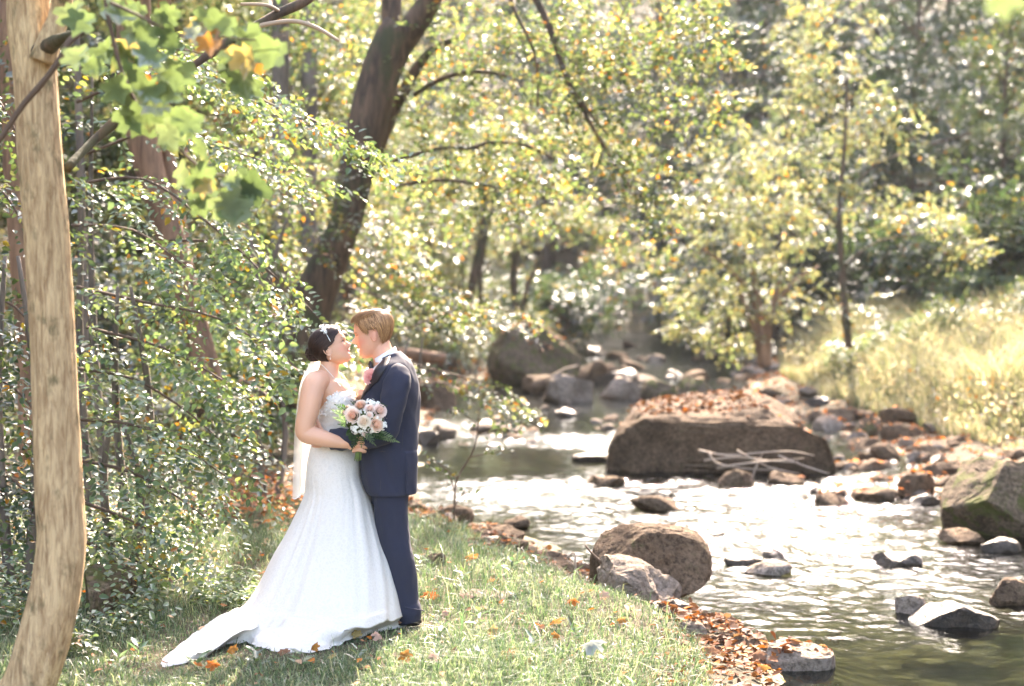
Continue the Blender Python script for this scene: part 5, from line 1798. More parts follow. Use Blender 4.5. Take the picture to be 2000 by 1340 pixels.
def g_flow(rng, t):
    m = rng.random()
    sd = 1 if rng.random() < .72 else -1
    if m < .62:        # side and back locks run down and slightly back
        a0 = rng.uniform(.5, 3.14); u0 = rng.uniform(.80, .99)
        a1 = a0 + rng.uniform(.05, .5) - .15 * (a0 > 2)
        end = float(np.interp(a1, [0, .8, 1.05, 1.2, 1.42, 1.50, 1.78, 1.95, 2.3, 3.15], [.78, .72, .66, .50, .44, .56, .54, .34, .19, .17]))
        u1 = end + rng.uniform(-.02, .22)
        return sd * (a0 + (a1 - a0) * t), u0 + (u1 - u0) * t, .018 * np.sin(np.pi * t) + rng.uniform(0, .028) + .01 * np.sin(t * 5 + a0 * 7)
    a0 = rng.uniform(1.0, 3.0); a1 = rng.uniform(.0, .9)      # top locks swept forward into a quiff
    u0 = rng.uniform(.93, .995); u1 = rng.uniform(.76, .86)
    return sd * (a0 + (a1 - a0) * t ** .8), u0 + (u1 - u0) * t ** 2, rng.uniform(.01, .035) + .045 * t ** 1.5 * rng.uniform(.4, 1.2) + .015 * np.sin(np.pi * t)


strands(HG, hr, 1700, g_flow, .0021, .024, 'hair_strands', 'hair_blond', gr)

# suit jacket
NJ = 96
J = [((744, 700), (781, 686), .085, .9), ((735, 710), (793, 699), .145, .85), ((726, 722), (801, 710), .185, .8), ((719, 738), (808, 728), .20, .8), ((712, 757), (814, 750), .20, .82), ((706, 778), (817, 775), .19, .85), ((702, 800), (817, 800), .18, .87), ((700, 830), (815, 830), .17, .9),
     ((701, 865), (813, 865), .168, .9), ((703, 900), (812, 900), .178, .9), ((706, 932), (812, 930), .185, .9), ((715, 957), (812, 957), .188, .9), ((719, 963), (811, 962), .186, .9)]
rowsJ = np.array([ring(a, b, ry, NJ, 0, p) for a, b, ry, p in J])
fl, _ = catmull(rowsJ.reshape(len(J), -1), 6)
JR = fl.reshape(-1, NJ, 3)
pyr, _ = catmull(np.array([[(a[1] + b[1]) / 2] for a, b, _, _ in J]), 6)
pyr = pyr[:, 0]
thJ = np.linspace(0, 2 * np.pi, NJ, endpoint=False)


def jdisp(R, amp=.012):
    c = R.mean(1, keepdims=True)
    d = R - c; d[..., 2] = 0; d = unit(d)
    q = R * np.array([9, 9, 5.5]) + np.array([0, 0, 1.]) * (R[..., :1] * 7)
    return R + d * (fbm(q, 3) * amp)[..., None], d


JR, dJ = jdisp(JR)
phi = np.interp(pyr, [690, 707, 740, 787, 800], [1.25, 1.05, .72, .10, 0])
F = grid_faces(len(JR), NJ, True)
ri, ci = F[:, 0] // NJ, F[:, 0] % NJ
dth = np.abs(np.arctan2(np.sin(thJ[ci] - np.pi), np.cos(thJ[ci] - np.pi)))
keepF = F[~((dth < phi[ri]) & (phi[ri] > .02))]
jk = part('jacket', [JR.reshape(-1, 3), [keepF]], M['suit'], gr)
jk.modifiers.new('thickness', 'SOLIDIFY').thickness = .003
# shirt inside
SR = JR - dJ * .010
part('shirt', [SR[:40].reshape(-1, 3), [grid_faces(40, NJ, True)]], M['shirt'], gr)


def neckband(front, back, ry, lift, grow_, mat, name, parent, off=(0, 0), n=48):
    f = np.array(front, float); b = np.array(back, float)
    rows_ = []
    for k in range(4):
        q = k / 3
        sh = np.array(lift) * q
        f2 = f + sh - grow_ * q * np.array([-1, 0]) * 0 + np.array([grow_ * q, 0]); b2 = b + sh - np.array([grow_ * q, 0])
        rows_.append(ring(tuple(f2), tuple(b2), ry - .012 * q, n, 0, .95))
    o = part(name, [np.concatenate(rows_), [grid_faces(4, n, True)]], M[mat], parent)
    o.modifiers.new('thickness', 'SOLIDIFY').thickness = .003
    return o


neckband((731, 716), (777, 691), .080, (-3, -14), 1.5, 'shirt', 'shirt_collar', gr)
# points of the shirt collar
neckband((741, 716), (785, 700), .098, (-4, -14), 3, 'suit', 'jacket_collar', gr)
ns_ = len(JR)
for sg_ in (1, -1):
    rr = []
    for k in range(2, 36):
        q = (k - 2) / 33
        wdt = np.interp(q, [0, .35, .55, .60, 1], [.50, .62, .60, .46, .03])
        tt_ = np.pi + sg_ * (phi[k] - .03 + np.linspace(0, 1, 6) * wdt)
        i = np.mod(tt_, 2 * np.pi) / (2 * np.pi) * NJ
        i0 = np.floor(i).astype(int) % NJ; f = (i - np.floor(i))[:, None]
        p = JR[k][i0] * (1 - f) + JR[k][(i0 + 1) % NJ] * f
        dd = dJ[k][i0]
        rr.append(p + dd * (.007 + .004 * np.sin(np.linspace(0, 3.1, 6)))[:, None])
    o = part('lapel', [np.concatenate(rr), [grid_faces(34, 6)]], M['lapel'], gr)
    o.modifiers.new('thickness', 'SOLIDIFY').thickness = .003
# back vent flap and seams
rr = []
for k in range(int(np.argmin(np.abs(pyr - 875))), len(JR)):
    q = (pyr[k] - 875) / 88
    tt_ = np.array([2 * np.pi - x_ for x_ in np.linspace(.15, .92 - .14 * q, 8)])
    i = tt_ / (2 * np.pi) * NJ; i0 = np.floor(i).astype(int) % NJ
    rr.append(JR[k][i0] + dJ[k][i0] * (.003 + .010 * q))
o = part('vent_flap', [np.concatenate(rr), [grid_faces(len(rr), 8)]], M['suit'], gr)
o.modifiers.new('thickness', 'SOLIDIFY').thickness = .003


def jline(pts, r=.0012, off=.001):
    P = []
    for px, py in pts:
        k = int(np.argmin(np.abs(pyr - py)))
        x = (px - 1000) * PX
        cand = [j for j in range(NJ) if np.sin(thJ[j]) < .1]
        j = min(cand, key=lambda j: abs(JR[k][j][0] - x))
        P.append(JR[k][j] + dJ[k][j] * off)
    return tube(np.array(P), r, 5, sub=3)


part('seam', jline([(790, 790), (789, 830), (788, 875)]), M['lapel'], gr)
part('seam', jline([(752, 882), (750, 920), (749, 955)]), M['lapel'], gr)
part('pocket_flap', jline([(725, 874), (750, 874), (772, 876)], .0022, .003), M['lapel'], gr)


def sleeve(pts, name='sleeve', amp=.05):
    P = np.array([PP(*p[:3]) for p in pts]); R = np.array([p[3] * PX for p in pts])
    g = tube(P, R, 40, sub=8)
    P2, (R2,) = catmull(P, 8, (R,))
    V = g[0][:len(P2) * 40].reshape(len(P2), 40, 3)
    d = unit(V - P2[:, None])
    s_ = np.concatenate([[0], np.cumsum(np.linalg.norm(np.diff(P2, axis=0), axis=1))])
    q = np.stack(np.broadcast_arrays(d[..., 0] * 1.1, d[..., 1] * 1.1, (s_ * 17)[:, None] + d[..., 0] * .8), -1)
    V = V + d * (fbm(q, 3) * amp * R2[:, None])[..., None]
    return part(name, [V.reshape(-1, 3), [grid_faces(len(P2), 40, True)]], M['suit'], gr)


sleeve([(777, 722, -.13, 17), (777, 734, -.165, 23), (775, 752, -.195, 25.5), (772, 775, -.215, 25), (767, 800, -.22, 24), (760, 826, -.22, 23), (750, 845, -.222, 22), (725, 855, -.22, 20), (698, 858, -.205, 19), (670, 858, -.185, 19.5), (647, 858, -.165, 20.5)], amp=.12)
sleeve([(768, 722, .13, 17), (766, 735, .165, 22), (755, 775, .2, 23), (740, 810, .21, 21), (705, 838, .19, 19), (670, 850, .16, 17)])
part('shirt_cuff', limb([(652, 858, -.166, 13.5), (643, 857, -.160, 12.5)], 2, 20), M['shirt'], gr)
# trousers
tr = [limb([(762, 935, 0, 42, .15), (761, 965, 0, 38, .155), (760, 985, 0, 34, .13)], 3, 28),
      limb([(763, 955, -.075, 35, .09), (764, 1005, -.085, 33, .09), (768, 1045, -.09, 32.5, .088), (779, 1100, -.09, 31.5, .085), (787, 1150, -.09, 29.5, .082), (793, 1180, -.09, 26.5, .08), (799, 1194, -.09, 25.5, .085), (801, 1206, -.09, 22.5, .078), (803, 1214, -.09, 21, .07)], 5, 32),
      limb([(757, 955, .075, 35, .09), (752, 1050, .09, 30, .085), (762, 1130, .09, 28, .08), (776, 1190, .09, 25, .08), (780, 1212, .09, 22, .075)], 5, 28)]
tg = join(tr)
q = tg[0]
tg[0] = q + np.stack([fbm(q * np.array([14, 14, 5]) + 3, 3) * .010, fbm(q * np.array([14, 14, 5]) + 9, 3) * .008, q[:, 0] * 0], 1)
fuse('trousers', [tg], .0045, .5, None, gr, 'suit', 3)
cp = [PP(803 + 25.5 * math.cos(a), 1189 + 4 * math.cos(a), -.09 + .088 * math.sin(a)) for a in np.linspace(0, 6.283, 30)]
part('trouser_cuff', tube(np.array(cp), .0035, 6), M['suit'], gr)
for dy, dx in ((-.09, 0), (.09, -22)):
    sh = [blob(808 + dx, 1214, dy, 16, .036, 9), blob(775 + dx, 1216, dy, 38, .040, 6.5), blob(748 + dx, 1217, dy, 16, .045, 6)]
    fuse('shoe', sh, .005, 1, None, gr, 'shoe', 2)
bt = [blob(725, 716, .0, 4, .012, 5)]
for d_ in (-1, 1):
    bt.append(blob(724.5, 716, d_ * .034, 5, .026, 11.5, .15))
fuse('bow_tie', bt, .0022, 1, None, gr, 'black', 2)


# ================= flowers
def petal_mat(name):
    b = NB(name)
    a = b.n('Attribute', attribute_name='tint')
    d = b.n('BsdfDiffuse'); t = b.n('BsdfTranslucent'); m = b.n('MixShader')
    b.l(a.outputs[0], d.inputs[0]); b.l(a.outputs[0], t.inputs[0]); m.inputs[0].default_value = .35
    b.l(d.outputs[0], m.inputs[1]); b.l(t.outputs[0], m.inputs[2]); b.l(m.outputs[0], b.out.inputs[0])
    return b.m


M['petal'] = petal_mat('petals')


def rose_geo(rng, c, r, axis, inner, outer, layers=6, open_=1.0):
    axis = unit(np.array(axis, float)); a = unit(np.cross(axis, [.2, .1, 1])); b_ = np.cross(axis, a)
    gs = [[c + r * (.22 * axis + .42 * ICO[3][0]), [ICO[3][1]], np.tile(np.array(inner), (len(ICO[3][0]), 1))]]
    k = 0
    for L in range(layers):
        q = L / (layers - 1)
        m = 3 + L
        for i in range(m):
            ph = 2 * np.pi * (i / m) + L * 1.1 + rng.normal() * .12
            nu, nv = 6, 5
            u = np.linspace(-1, 1, nu); v = np.linspace(0, 1, nv)
            U, Vv = np.meshgrid(u, v)
            rad_ = r * (.16 + .76 * q) * (1 + .10 * rng.normal())
            hw = (1.15 - .35 * q) * (1 - .25 * Vv ** 3) * (.35 + .65 * np.sin(Vv * 1.9))
            ang = ph + U * hw
            rr = rad_ * (.35 + .65 * np.sin(Vv * 1.45)) * (1 + .06 * U ** 2) + r * .12 * q * Vv ** 4 * open_
            h = r * ((.95 - .72 * q) * Vv * 1.15 - .35 * (1 - Vv) - .10 * U ** 2 * Vv + .03 * rng.normal())
            V = c + (np.cos(ang) * rr)[..., None] * a + (np.sin(ang) * rr)[..., None] * b_ + h[..., None] * axis
            col = np.array(inner) * (1 - q) + np.array(outer) * q
            cc = np.broadcast_to(col, (nu * nv, 3)) * (1 + .05 * rng.normal())
            gs.append([V.reshape(-1, 3), [grid_faces(nv, nu)], cc])
    return join(gs)


def florets(rng, c, r, n, fr, col):
    gs = []
    for i in range(n):
        d = unit(rng.normal(size=3) + np.array([0, -.9, .35]))
        p = c + d * r * rng.uniform(.75, 1.05)
        a = unit(np.cross(d, [.3, .2, 1])); b_ = np.cross(d, a)
        for k in range(5):
            th_ = k * 1.2566 + rng.random()
            dd = np.cos(th_) * a + np.sin(th_) * b_
            g = leaf_geo([p], [dd + d * .35], [d], fr, np.array([col]) * (1 + .06 * rng.normal()), .95)
            gs.append(g)
    return join(gs)


bq = thing('bouquet', 'round bouquet of peach and cream roses with white florets and fern held by the woman', 'bouquet', PP(700, 880, -.22))
rb = np.random.default_rng(77)
BD = -.27
V, F = ICO[4]
PE = (.93, .66, .50); CRM = (.96, .90, .82); WH = (.9, .9, .86); PK = (.93, .72, .62)
for (px, py, r, dy, inn, outc, lab) in ((690, 812, 14.5, -.345, (.92, .60, .44), (.96, .88, .80), 'large peach rose'), (704, 794, 12, -.315, (.80, .48, .32), (.85, .74, .64), None), (735, 829, 13.5, -.345, PE, (.95, .80, .68), 'deep peach rose'),
                                       (711, 823, 12, -.365, (.93, .78, .62), (.96, .92, .84), 'cream rose'), (741, 803, 13, -.325, PK, (.95, .84, .78), None), (722, 799, 9.5, -.335, PK, (.95, .86, .80), None), (675, 806, 7, -.315, PE, (.95, .84, .76), None),
                                       (713, 848, 6, -.34, PK, (.95, .84, .80), None), (722, 811, 6.5, -.36, PK, CRM, None), (753, 817, 6, -.29, PE, CRM, None), (680, 797, 6, -.305, PE, CRM, None)):
    ax = PP(px, py, dy) - PP(713, 822, BD + .02)
    o = part('rose', rose_geo(rb, PP(px, py, dy + .02), r * PX, unit(ax) + np.array([0, -.7, .1]), inn, outc, 6 if r > 8 else 4), M['petal'], bq)
    if lab:
        o['label'] = lab
for (px, py, r, n, dy) in ((695, 838, 12, 34, -.315), (747, 832, 10, 26, -.30), (723, 789, 11, 26, -.27), (709, 806, 8, 16, -.315), (727, 838, 9, 22, -.32), (750, 805, 8, 16, -.27), (715, 836, 8, 16, -.32), (684, 824, 7, 12, -.30), (739, 817, 7, 12, -.32), (707, 842, 7, 14, -.31), (696, 798, 8, 14, -.29), (735, 790, 8, 16, -.26), (741, 845, 7, 12, -.28)):
    part('floret_cluster', florets(rb, PP(px, py, dy), r * PX * .9, n, .0105, (.92, .92, .86)), M['petal'], bq)
part('foliage', [PP(713, 822, BD) + V * np.array([36 * PX, .075, 27 * PX]), [F], np.tile((.07, .10, .03), (len(V), 1))], M['leaf_thin'], bq)


def fern(p0, p1, dy, n, L, col, wr=.35, droop=.0):
    P = np.array([PP(p0[0], p0[1], dy), PP((p0[0] + p1[0]) / 2, (p0[1] + p1[1]) / 2 - 2, dy - .01), PP(p1[0], p1[1], dy)])
    P2, _ = catmull(P, 8)
    tk = np.linspace(.12, 1, n)
    c = np.stack([np.interp(tk, np.linspace(0, 1, len(P2)), P2[:, a]) for a in range(3)], 1)
    T = unit(P[-1] - P[0]); sdv = unit(np.cross(T, [0, 1, 0]))
    gs = []
    for s_ in (1, -1):
        D = T * .75 + sdv * s_ + rb.normal(size=(n, 3)) * .1
        gs.append(leaf_geo(c, D, np.array([0, -1, .3]) + rb.normal(size=(n, 3)) * .3, L * np.sin(np.pi * (.18 + .75 * tk)), np.tile(col, (n, 1)) * (1 + .2 * rb.normal(size=(n, 1))), wr, True))
    gs.append(leaf_geo([P[-1]], [T], [[0, -1, 0]], L * .8, np.array([col]), wr, True))
    st = tube(P2, .0012, 5)
    gs.append([st[0], st[1], np.tile(col, (len(st[0]), 1))])
    return join(gs)


DK = (.035, .075, .03); GY = (.10, .16, .10)
for a, b, dy, n, L, c in (((690, 808), (658, 792), -.29, 11, .026, DK), ((690, 820), (653, 803), -.29, 12, .028, GY), ((690, 828), (656, 817), -.29, 11, .026, GY), ((685, 832), (664, 829), -.28, 8, .022, DK), ((720, 842), (772, 861), -.31, 15, .036, (.13, .20, .11)),
                          ((718, 846), (750, 856), -.32, 11, .034, DK), ((712, 846), (730, 866), -.33, 9, .028, GY), ((700, 846), (688, 876), -.31, 9, .028, DK), ((708, 848), (706, 870), -.315, 7, .022, (.07, .13, .04)), ((735, 795), (752, 793), -.29, 6, .02, DK), ((700, 795), (688, 786), -.28, 6, .018, DK)):
    part('fern_leaf', fern(a, b, dy, n, L, c), M['leaf_thin'], bq)
for a, b, L in (((688, 838), (679, 848), .05), ((686, 846), (684, 862), .045), ((690, 850), (690, 866), .04)):
    A_ = PP(a[0], a[1], -.285); B_ = PP(b[0], b[1], -.295)
    part('leaf', leaf_geo([A_], [B_ - A_], [[.2, -1, .2]], L, np.array([(.03, .065, .03)]), .75, True), M['leaf_gloss'], bq)
for i in range(15):
    q = rb.uniform(-1, 1); w_ = rb.uniform(-1, 1)
    P = np.array([PP(708 + 9 * q, 845, -.25 + .02 * w_), PP(702 + 5 * q, 868, -.243 + .012 * w_), PP(698.5 + 7 * q, 899 + 3 * w_, -.243 + .018 * w_)])
    part('stem', [*tube(P, .0021, 6, sub=2), ], M['stem'] if 'stem' in M else M.setdefault('stem', NB('green_stem').principled((.13, .20, .06), .5)), bq)

bn = thing('boutonniere', 'pale pink flower pinned to the dark lapel of the man', 'boutonniere', PP(725, 738, -.13))
g = rose_geo(rb, PP(725, 738, -.145), 12.5 * PX, (-.25, -1, .15), (.82, .38, .36), (.85, .52, .48), 4, 2.4)
part('flower', g, M['petal'], bn)
for k in range(11):
    a = k * .571
    c = PP(725, 738, -.135)
    d = np.array([math.cos(a), -.25, math.sin(a)])
    part('petal', leaf_geo([c], [d], [[0, -1, 0]], 15 * PX * rb.uniform(.8, 1.1), np.array([(.84, .50, .46)]), .42, True), M['petal'], bn)
HAZE = .00025

# ---------------------------------------------------------------- grass, meadow, ground cover, fallen leaves
HEM = None


def blades(rng, x, y, z, hgt, wd, col, bend=.5, dirb=None):
    n = len(x)
    a = rng.uniform(0, 6.283, n)
    d = np.stack([np.cos(a), np.sin(a), np.zeros(n)], 1)
    b = rng.uniform(0, 6.283, n) if dirb is None else dirb + rng.normal(size=n) * .6
    L = np.stack([np.cos(b), np.sin(b), np.zeros(n)], 1)
    P = np.stack([x, y, z], 1)
    bd = (bend * rng.uniform(.3, 1.5, n))[:, None]
    h = hgt[:, None]; w_ = wd[:, None] * .5
    up = np.array([0, 0, 1.])
    m = P + up * h * .55 + L * h * bd * .25
    tp = P + up * h * (1 - .35 * bd) + L * h * bd
    V = np.stack([P - d * w_, P + d * w_, m + d * w_ * .8, m - d * w_ * .8, tp], 1).reshape(-1, 3)
    i = np.arange(n)[:, None] * 5
    return [V, [i + np.array([0, 1, 2, 3]), i + np.array([3, 2, 4])], np.repeat(col, 5, 0)]


rng = np.random.default_rng(12)
# near lawn, denser close to the camera
n = 120000
y = 6.2 + (15 - 6.2) * rng.random(n) ** 1.9
x = -.40 * y + rng.random(n) * (x_left(y) + .25 + .40 * y)
dens = fbm(np.stack([x * 1.4, y * 1.4, x * 0], -1), 3)
keep = (dens > -1.1 + 1.1 * sm(9.5, 14, y)) & (x < x_left(y) - .35 - .55 * sm(9.8, 11.5, y) + .35 * dens) & (dens + 1.3 > sm(-2.6, -3.4, x) * 2)
x, y, dens = x[keep], y[keep], dens[keep]
hh = rng.uniform(.035, .12, len(x)) * (1 + .6 * dens.clip(-.5, 1)) * np.where(rng.random(len(x)) < .03, 2.3, 1)
HP = np.stack([hx, hy], 1)
hq = np.vstack([HP, HP[:1]])
ins = np.zeros(len(x), bool)
for a, b in zip(hq[:-1], hq[1:]):
    c_ = (a[1] > y) != (b[1] > y)
    ins ^= c_ & (x < (b[0] - a[0]) * (y - a[1]) / (b[1] - a[1] + 1e-12) + a[0])
nr = np.full(len(x), 9.)
bx = (x > HP[:, 0].min() - .5) & (x < HP[:, 0].max() + .5) & (y > HP[:, 1].min() - .5) & (y < HP[:, 1].max() + .5)
nr[bx] = np.sqrt(((np.stack([x[bx], y[bx]], 1)[:, None] - HP[None, ::3]) ** 2).sum(-1)).min(1)
hh = hh * (.38 + .62 * sm(.05, .38, nr))
k_ = ~ins
x, y, hh = x[k_], y[k_], hh[k_]
g = blades(rng, x, y, height(x, y) - .005, hh, rng.uniform(.003, .0065, len(x)), pal(rng, 'grass', len(x), 0, .2), 1.0)
tag(link('grass', mesh('grass', g[0], g[1], M['grass'], True, g[2])), 'short bright green grass on the bank around the couple', 'grass', None, 'stuff')

# tall meadow on the right slope
n = 85000
y = rng.uniform(19.5, 48, n)
x = x_right(y) + .9 + rng.random(n) ** 1.2 * (.42 * y - x_right(y) + 3)
dn = fbm(np.stack([x * .7, y * .7, x * 0], -1), 3)
keep = (dn > -.75) & (x > x_right(y) + .45 + .4 * dn)
x, y, dn = x[keep], y[keep], dn[keep]
hh = rng.uniform(.35, .95, len(x)) * (1 + .95 * dn.clip(-.6, 1)) * sm(.6, 2.2, x - x_right(y)).clip(.35, 1)
g = blades(rng, x, y, height(x, y), hh, rng.uniform(.012, .028, len(x)), pal(rng, 'dry', len(x), .02, .25), .6)
tag(link('meadow', mesh('meadow', g[0], g[1], M['dry_grass'], True, g[2])), 'tall sunlit dry grass and seed heads on the right slope', 'meadow', None, 'stuff')
n = 14000
y = rng.uniform(20, 42, n); x = x_right(y) + .9 + rng.random(n) * (.40 * y - x_right(y) + 2)
z = height(x, y) + rng.uniform(.1, .75, n)
g = leaf_geo(np.stack([x, y, z], 1), rng.normal(size=(n, 3)), rng.normal(size=(n, 3)) + (0, 0, 1), rng.uniform(.05, .1, n), pal(rng, 'dry', n, .12, .3), .7)
tag(link('wildflowers', mesh('wildflowers', g[0], g[1], M['dry_grass'], True, g[2])), 'pale seed heads and weeds scattered through the right meadow', 'weeds', None, 'stuff')

for i in range(12):
    y = rng.uniform(24, 36); x = float(x_right(y)) + rng.uniform(1.5, 5.5)
    bush([2, 0, 3][i % 3], x, y, rng.uniform(.45, .85), 'low bush standing in the tall dry grass of the right meadow', 'low bushes in the meadow')

# low leafy cover under the shrubs on the left
n = 17000
y = 7.3 + 8.5 * rng.random(n) ** 1.4
x = -.39 * y + rng.random(n) * (.39 * y - 1.25 - .1 * y)
dn = fbm(np.stack([x * 1.1, y * 1.1, x * 0 + 4], -1), 3)
lim = np.interp(y, [7, 7.8, 8.4, 9.5, 12, 16], [-2.1, -2.0, -1.55, -1.6, -1.75, -2.0])
keep = (x < lim + .35 * dn) & (dn > -.55)
x, y, dn = x[keep], y[keep], dn[keep]
hill = .30 * sm(0, 1.2, lim[keep] - x)
z = height(x, y) + .02 + rng.random(len(x)) ** .7 * (.10 + hill)
a = rng.uniform(0, 6.283, len(x))
g = leaf_geo(np.stack([x, y, z], 1), np.stack([np.cos(a), np.sin(a), -.25 + 0 * a], 1), rng.normal(size=(len(x), 3)) * .35 + (0, -.15, 1), rng.uniform(.022, .05, len(x)), pal(rng, 'bluegreen', len(x), .05, .25), .65, True)
tag(link('ground_cover', mesh('ground_cover', g[0], g[1], M['leaf_gloss'], True, g[2])), 'low leafy ground cover spreading left of the bridal train', 'ground cover', None, 'stuff')
# a bed of larger silvery leaves beside the train
n = 900
px = rng.uniform(375, 500, n); y = rng.uniform(8.5, 9.6, n)
x = (px - 1000) * y / FPX
g = leaf_geo(np.stack([x, y, height(x, y) + rng.uniform(.03, .11, n)], 1), np.stack([rng.normal(size=n), rng.normal(size=n), -.2 + np.zeros(n)], 1), rng.normal(size=(n, 3)) * .3 + (0, -.1, 1), rng.uniform(.035, .055, n), pal(rng, 'bluegreen', n, .02, .25) * 1.3, .45, True)
tag(link('ground_cover', mesh('ground_cover', g[0], g[1], M['leaf_gloss'], True, g[2])), 'patch of silvery narrow leaves behind the bridal train', 'ground cover', None, 'stuff')


def litter(n, fn, size, name, label, parent=None, lift=.012, palette='litter', cmul=1.25):
    P = []
    while len(P) < n:
        p = fn()
        if p is not None:
            P.append(p)
    P = np.array(P)
    a = rng.uniform(0, 6.283, n)
    g = leaf_geo(P + (0, 0, lift), np.stack([np.cos(a), np.sin(a), rng.normal(size=n) * .3], 1), rng.normal(size=(n, 3)) * .4 + (0, 0, 1), rng.uniform(.6, 1.3, n) * size, pal(rng, palette, n, 0, .3) * cmul, .75, True)
    return tag(link(name, mesh(name, g[0], g[1], M['litter'], True, g[2])), label, 'leaf litter', None, 'stuff')


def on(x0, x1, y0, y1, zmin=-9):
    def f():
        x, y = rng.uniform(x0, x1), rng.uniform(y0, y1)
        z = surf(x, y)
        return (x, y, z) if z > zmin else None
    return f


A = bA.location
litter(560, on(A.x - 1.05, A.x + .75, A.y - .9, A.y + 1.1, .28), .085, 'leaf_litter', 'orange fallen leaves covering the top of the big flat boulder', cmul=.4)
litter(60, on(A.x - 1.45, A.x + 1.4, A.y - 1.2, A.y + 1.2, .0), .08, 'leaf_litter', 'stray fallen leaves on the flanks of the big flat boulder')
B = bB.location
litter(90, on(B.x - .9, B.x + .6, B.y - .6, B.y + .7, .9), .11, 'leaf_litter', 'fallen leaves on the mossy top of the tall upstream boulder')


def edge_fn(y0, y1, a, b):
    def f():
        y = rng.uniform(y0, y1)
        x = float(x_left(y)) - rng.uniform(a, b)
        z = surf(x, y)
        return (x, y, z) if z < gz(x, y) + .09 else None
    return f


litter(800, edge_fn(7.0, 10.5, -.1, .6), .06, 'leaf_litter', 'brown and orange litter washed up along the near bank edge', cmul=.6)
litter(1300, edge_fn(10.3, 15.5, -.1, 1.25), .06, 'leaf_litter', 'brown and orange litter between the stones on the bank behind the lawn', cmul=.9)
litter(260, lambda: (lambda p: p if p and p[2] < gz(p[0], p[1]) + .1 else None)(on(.95, 1.6, 9.2, 10.2)()), .06, 'leaf_litter', 'heap of brown leaves right of the rounded boulder foot', cmul=.6)
litter(150, on(1.2, 1.95, 8.3, 9.2), .065, 'leaf_litter', 'wet leaves piled round the flat rock in the still pool', cmul=.6)
litter(1500, edge_fn(24, 40, -.1, 2.6), .10, 'leaf_litter', 'reddish leaf litter on the bank left of the tall upstream boulder')
litter(1300, lambda: (lambda p: (p[0], p[1], surf(*p)))(px_area(1560, 1990, 835, 985)()), .085, 'leaf_litter', 'orange leaves and chips between stones on the right shore', cmul=1.5)
litter(1200, lambda: (lambda y: (lambda x: (x, y, surf(x, y)))(float(x_right(y)) + rng.uniform(-.2, 1.1)))(rng.uniform(22, 44)), .09, 'leaf_litter', 'leaf litter and chips along the foot of the right meadow')
litter(900, lambda: (lambda x, y: (x, y, gz(x, y)))(rng.uniform(-6, -1.3), rng.uniform(9.5, 17)), .07, 'leaf_litter', 'brown forest litter under the left shrubs')
litter(240, lambda: (lambda y: (lambda x: (x, y, gz(x, y) + .03))(rng.uniform(-.30 * y, x_left(y) - .2)))(rng.uniform(6.4, 11)), .042, 'leaf_litter', 'small yellow and brown leaf bits caught in the lawn', cmul=1.4)
def deb():
    y = rng.uniform(11.8, 14.5); x = -.16 * y + rng.uniform(-.55, .35)
    return (x, y, gz(x, y) + rng.random() * .25)


litter(700, deb, .06, 'leaf_litter', 'heap of brown brush and leaves behind the bride veil')

# bigger single leaves in the lawn, each a thing of its own
BIG = [(918, 1105, 40, 'o', 'orange curled leaf standing in the grass right of the groom trousers'), (955, 1148, 26, 'o', 'orange leaf in the lawn between groom and the slab'), (978, 1152, 24, 'y', 'yellow leaf beside the orange leaf in mid lawn'),
       (1112, 1190, 34, 'r', 'deep orange leaf left of the layered slab'), (1080, 1232, 44, 'o', 'largest bright orange and pink leaf in the middle of the lawn'), (1090, 1262, 28, 'o', 'orange leaf just below the largest bright leaf'),
       (958, 1255, 36, 'y', 'yellow leaf in the lawn below the groom'), (745, 1262, 34, 'p', 'pink brown leaf under the front hem of the dress'), (700, 1258, 26, 'y', 'yellow leaf tucked at the dress hem'), (445, 1290, 34, 'o', 'orange leaf in the grass below the train'),
       (425, 1318, 36, 'r', 'red brown leaf at the bottom edge under the train'), (785, 1305, 38, 'o', 'orange leaf at the bottom edge of the lawn right of the hem'), (855, 1310, 40, 'p', 'pink leaf at the bottom edge left of centre'), (990, 1302, 36, 'r', 'red leaf at the bottom edge near centre'),
       (1025, 1312, 30, 'y', 'yellow leaf at the bottom edge near centre'), (1205, 1225, 28, 'o', 'orange leaf leaning at the foot of the layered slab'), (832, 1180, 46, 'r', 'red brown leaf leaning behind the groom trouser cuff'), (905, 1185, 36, 'p', 'pink brown leaf in the lawn right of the groom feet'),
       (1180, 1130, 26, 'p', 'faded leaf on the layered slab'), (1395, 1160, 30, 'y', 'yellow leaf standing right of the rounded boulder'), (1385, 1180, 40, 'b', 'curled brown leaf beside the rounded boulder'), (1620, 1262, 44, 'b', 'dark red brown leaf upright on the flat pool rock'),
       (1500, 1320, 36, 'o', 'orange leaf at the water line left of the flat pool rock'), (1480, 1300, 38, 'b', 'brown leaf against the left side of the flat pool rock'), (1590, 1268, 32, 'b', 'brown curled leaf on top of the flat pool rock'), (1535, 1305, 24, 'y', 'small yellow leaf on the front of the flat pool rock'),
       (1860, 1235, 26, 'o', 'orange leaf floating below the long jagged rock'), (1622, 1210, 20, 'o', 'small orange leaf floating in the rapids above the pool'), (1300, 1130, 20, 'o', 'small orange leaf on the pale slab edge'), (865, 1215, 26, 'p', 'pale pink leaf in bright grass below the groom'),
       (1000, 1290, 30, 'y', 'pale yellow leaf flat in the lower lawn'), (880, 1290, 26, 'b', 'brown leaf in the lower lawn'), (560, 1290, 30, 'b', 'brown leaf in shaded grass below the skirt'), (640, 1300, 28, 'y', 'yellow leaf in shaded grass below the skirt'), (610, 1285, 28, 'o', 'orange leaf just under the hem')]
rl = random.Random(4)
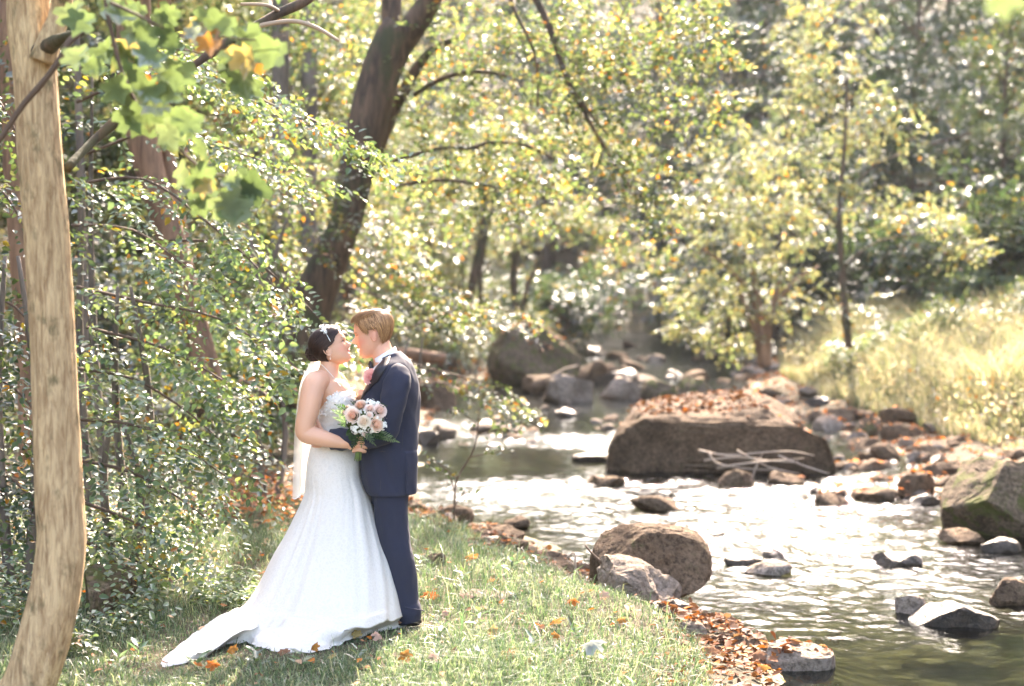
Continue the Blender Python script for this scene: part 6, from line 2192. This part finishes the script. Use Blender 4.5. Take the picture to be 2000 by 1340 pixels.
for i, (px, py, s, c, lb) in enumerate(BIG):
    Y = CAM_Z * FPX / (py - 625)
    for _ in range(8):
        x = at(px, py, Y)[0]
        Y = (CAM_Z - surf(x, Y)) * FPX / (py - 625)
    x = at(px, py, Y)[0]
    o = link('fallen_leaf', leafmesh(i % 8, c, 'fallen_leaf'))
    o.location = (x, Y, surf(x, Y) + .03)
    sc_ = s * Y / FPX * .82
    o.scale = (sc_,) * 3
    o.rotation_euler = (rl.uniform(.2, .9), rl.uniform(-.4, .4), rl.uniform(-1.2, 1.2))
    tag(o, lb, 'leaf')
x, Y = at(1135, 1285, 7.35)[0], 7.35
o = link('fallen_leaf', leafmesh(3, 'w', 'fallen_leaf'))
o.location = (x, Y, .055); o.scale = (.15,) * 3; o.rotation_euler = (.22, .1, -1.2)
tag(o, 'large pale silvery leaf lying face down at the bottom centre of the lawn', 'leaf')

# broad leaved weeds in the lawn
WEED_AT = [(905, 1150), (1000, 1130), (860, 1250), (1040, 1265), (1120, 1235), (700, 1300), (500, 1305), (270, 1290), (230, 1310), (1240, 1290), (935, 1225), (1180, 1265), (300, 1240), (1330, 1310), (590, 1310), (820, 1120), (1050, 1110), (385, 1310)]
for i, (px, py) in enumerate(WEED_AT):
    Y = CAM_Z * FPX / (py - 625)
    x0 = at(px, py, Y)[0]; z0 = gz(x0, Y)
    t = thing('weed', 'small broad leaved weed growing in the lawn', 'weed', (x0, Y, z0), 'weeds in the lawn')
    for k in range(8):
        a = k * 2.4 + rng.random(); el = rng.uniform(.2, .9)
        d = np.array([math.cos(a) * math.cos(el), math.sin(a) * math.cos(el), math.sin(el)])
        b0 = np.array([x0, Y, z0]) + d * .01 + np.array([0, 0, .012 * k])
        part('leaf', leaf_geo([b0], [d], [[-d[0] * .5, -d[1] * .5, 1]], rng.uniform(.045, .085), pal(rng, 'bluegreen', 1, 0), .42, True), M['grass'], t)

# grass tuft by the mossy rock
for (px, Y, lb, n, hh) in ((165, 7.7, 'tuft of long grass blades beside the mossy rock and foreground trunk', 90, .20), (255, 8.2, 'small tuft of long grass in front of the smaller dark rock', 50, .17)):
    x0 = (px - 1000) * Y / FPX
    x = x0 + rng.normal(size=n) * .07; y = Y + rng.normal(size=n) * .06
    t = thing('grass_tuft', lb, 'grass tuft', (x0, Y, gz(x0, Y)))
    part('blades', blades(rng, x, y, height(x, y), rng.uniform(.6, 1.3, n) * hh, rng.uniform(.006, .011, n), pal(rng, 'grass', n, 0, .2), 1.1), M['grass'], t)['kind'] = 'stuff'

# ---------------------------------------------------------------- air
hz = NB('haze_air')
pv = hz.n('VolumePrincipled')
pv.inputs['Color'].default_value = (.93, .96, 1, 1)
pv.inputs['Density'].default_value = HAZE
pv.inputs['Anisotropy'].default_value = .1
hz.l(pv.outputs[0], hz.out.inputs[1])
hv = np.array([[x, y, z] for x in (-172, 172) for y in (-27, 262) for z in (-4, 170)], float)
hf = np.array([[0, 1, 3, 2], [4, 6, 7, 5], [0, 4, 5, 1], [2, 3, 7, 6], [0, 2, 6, 4], [1, 5, 7, 3]])
if HAZE > 0:
    tag(link('haze', mesh('haze', hv, hf, hz.m, False)), 'thin pale haze in the sunlit valley air', None, None, 'stuff')
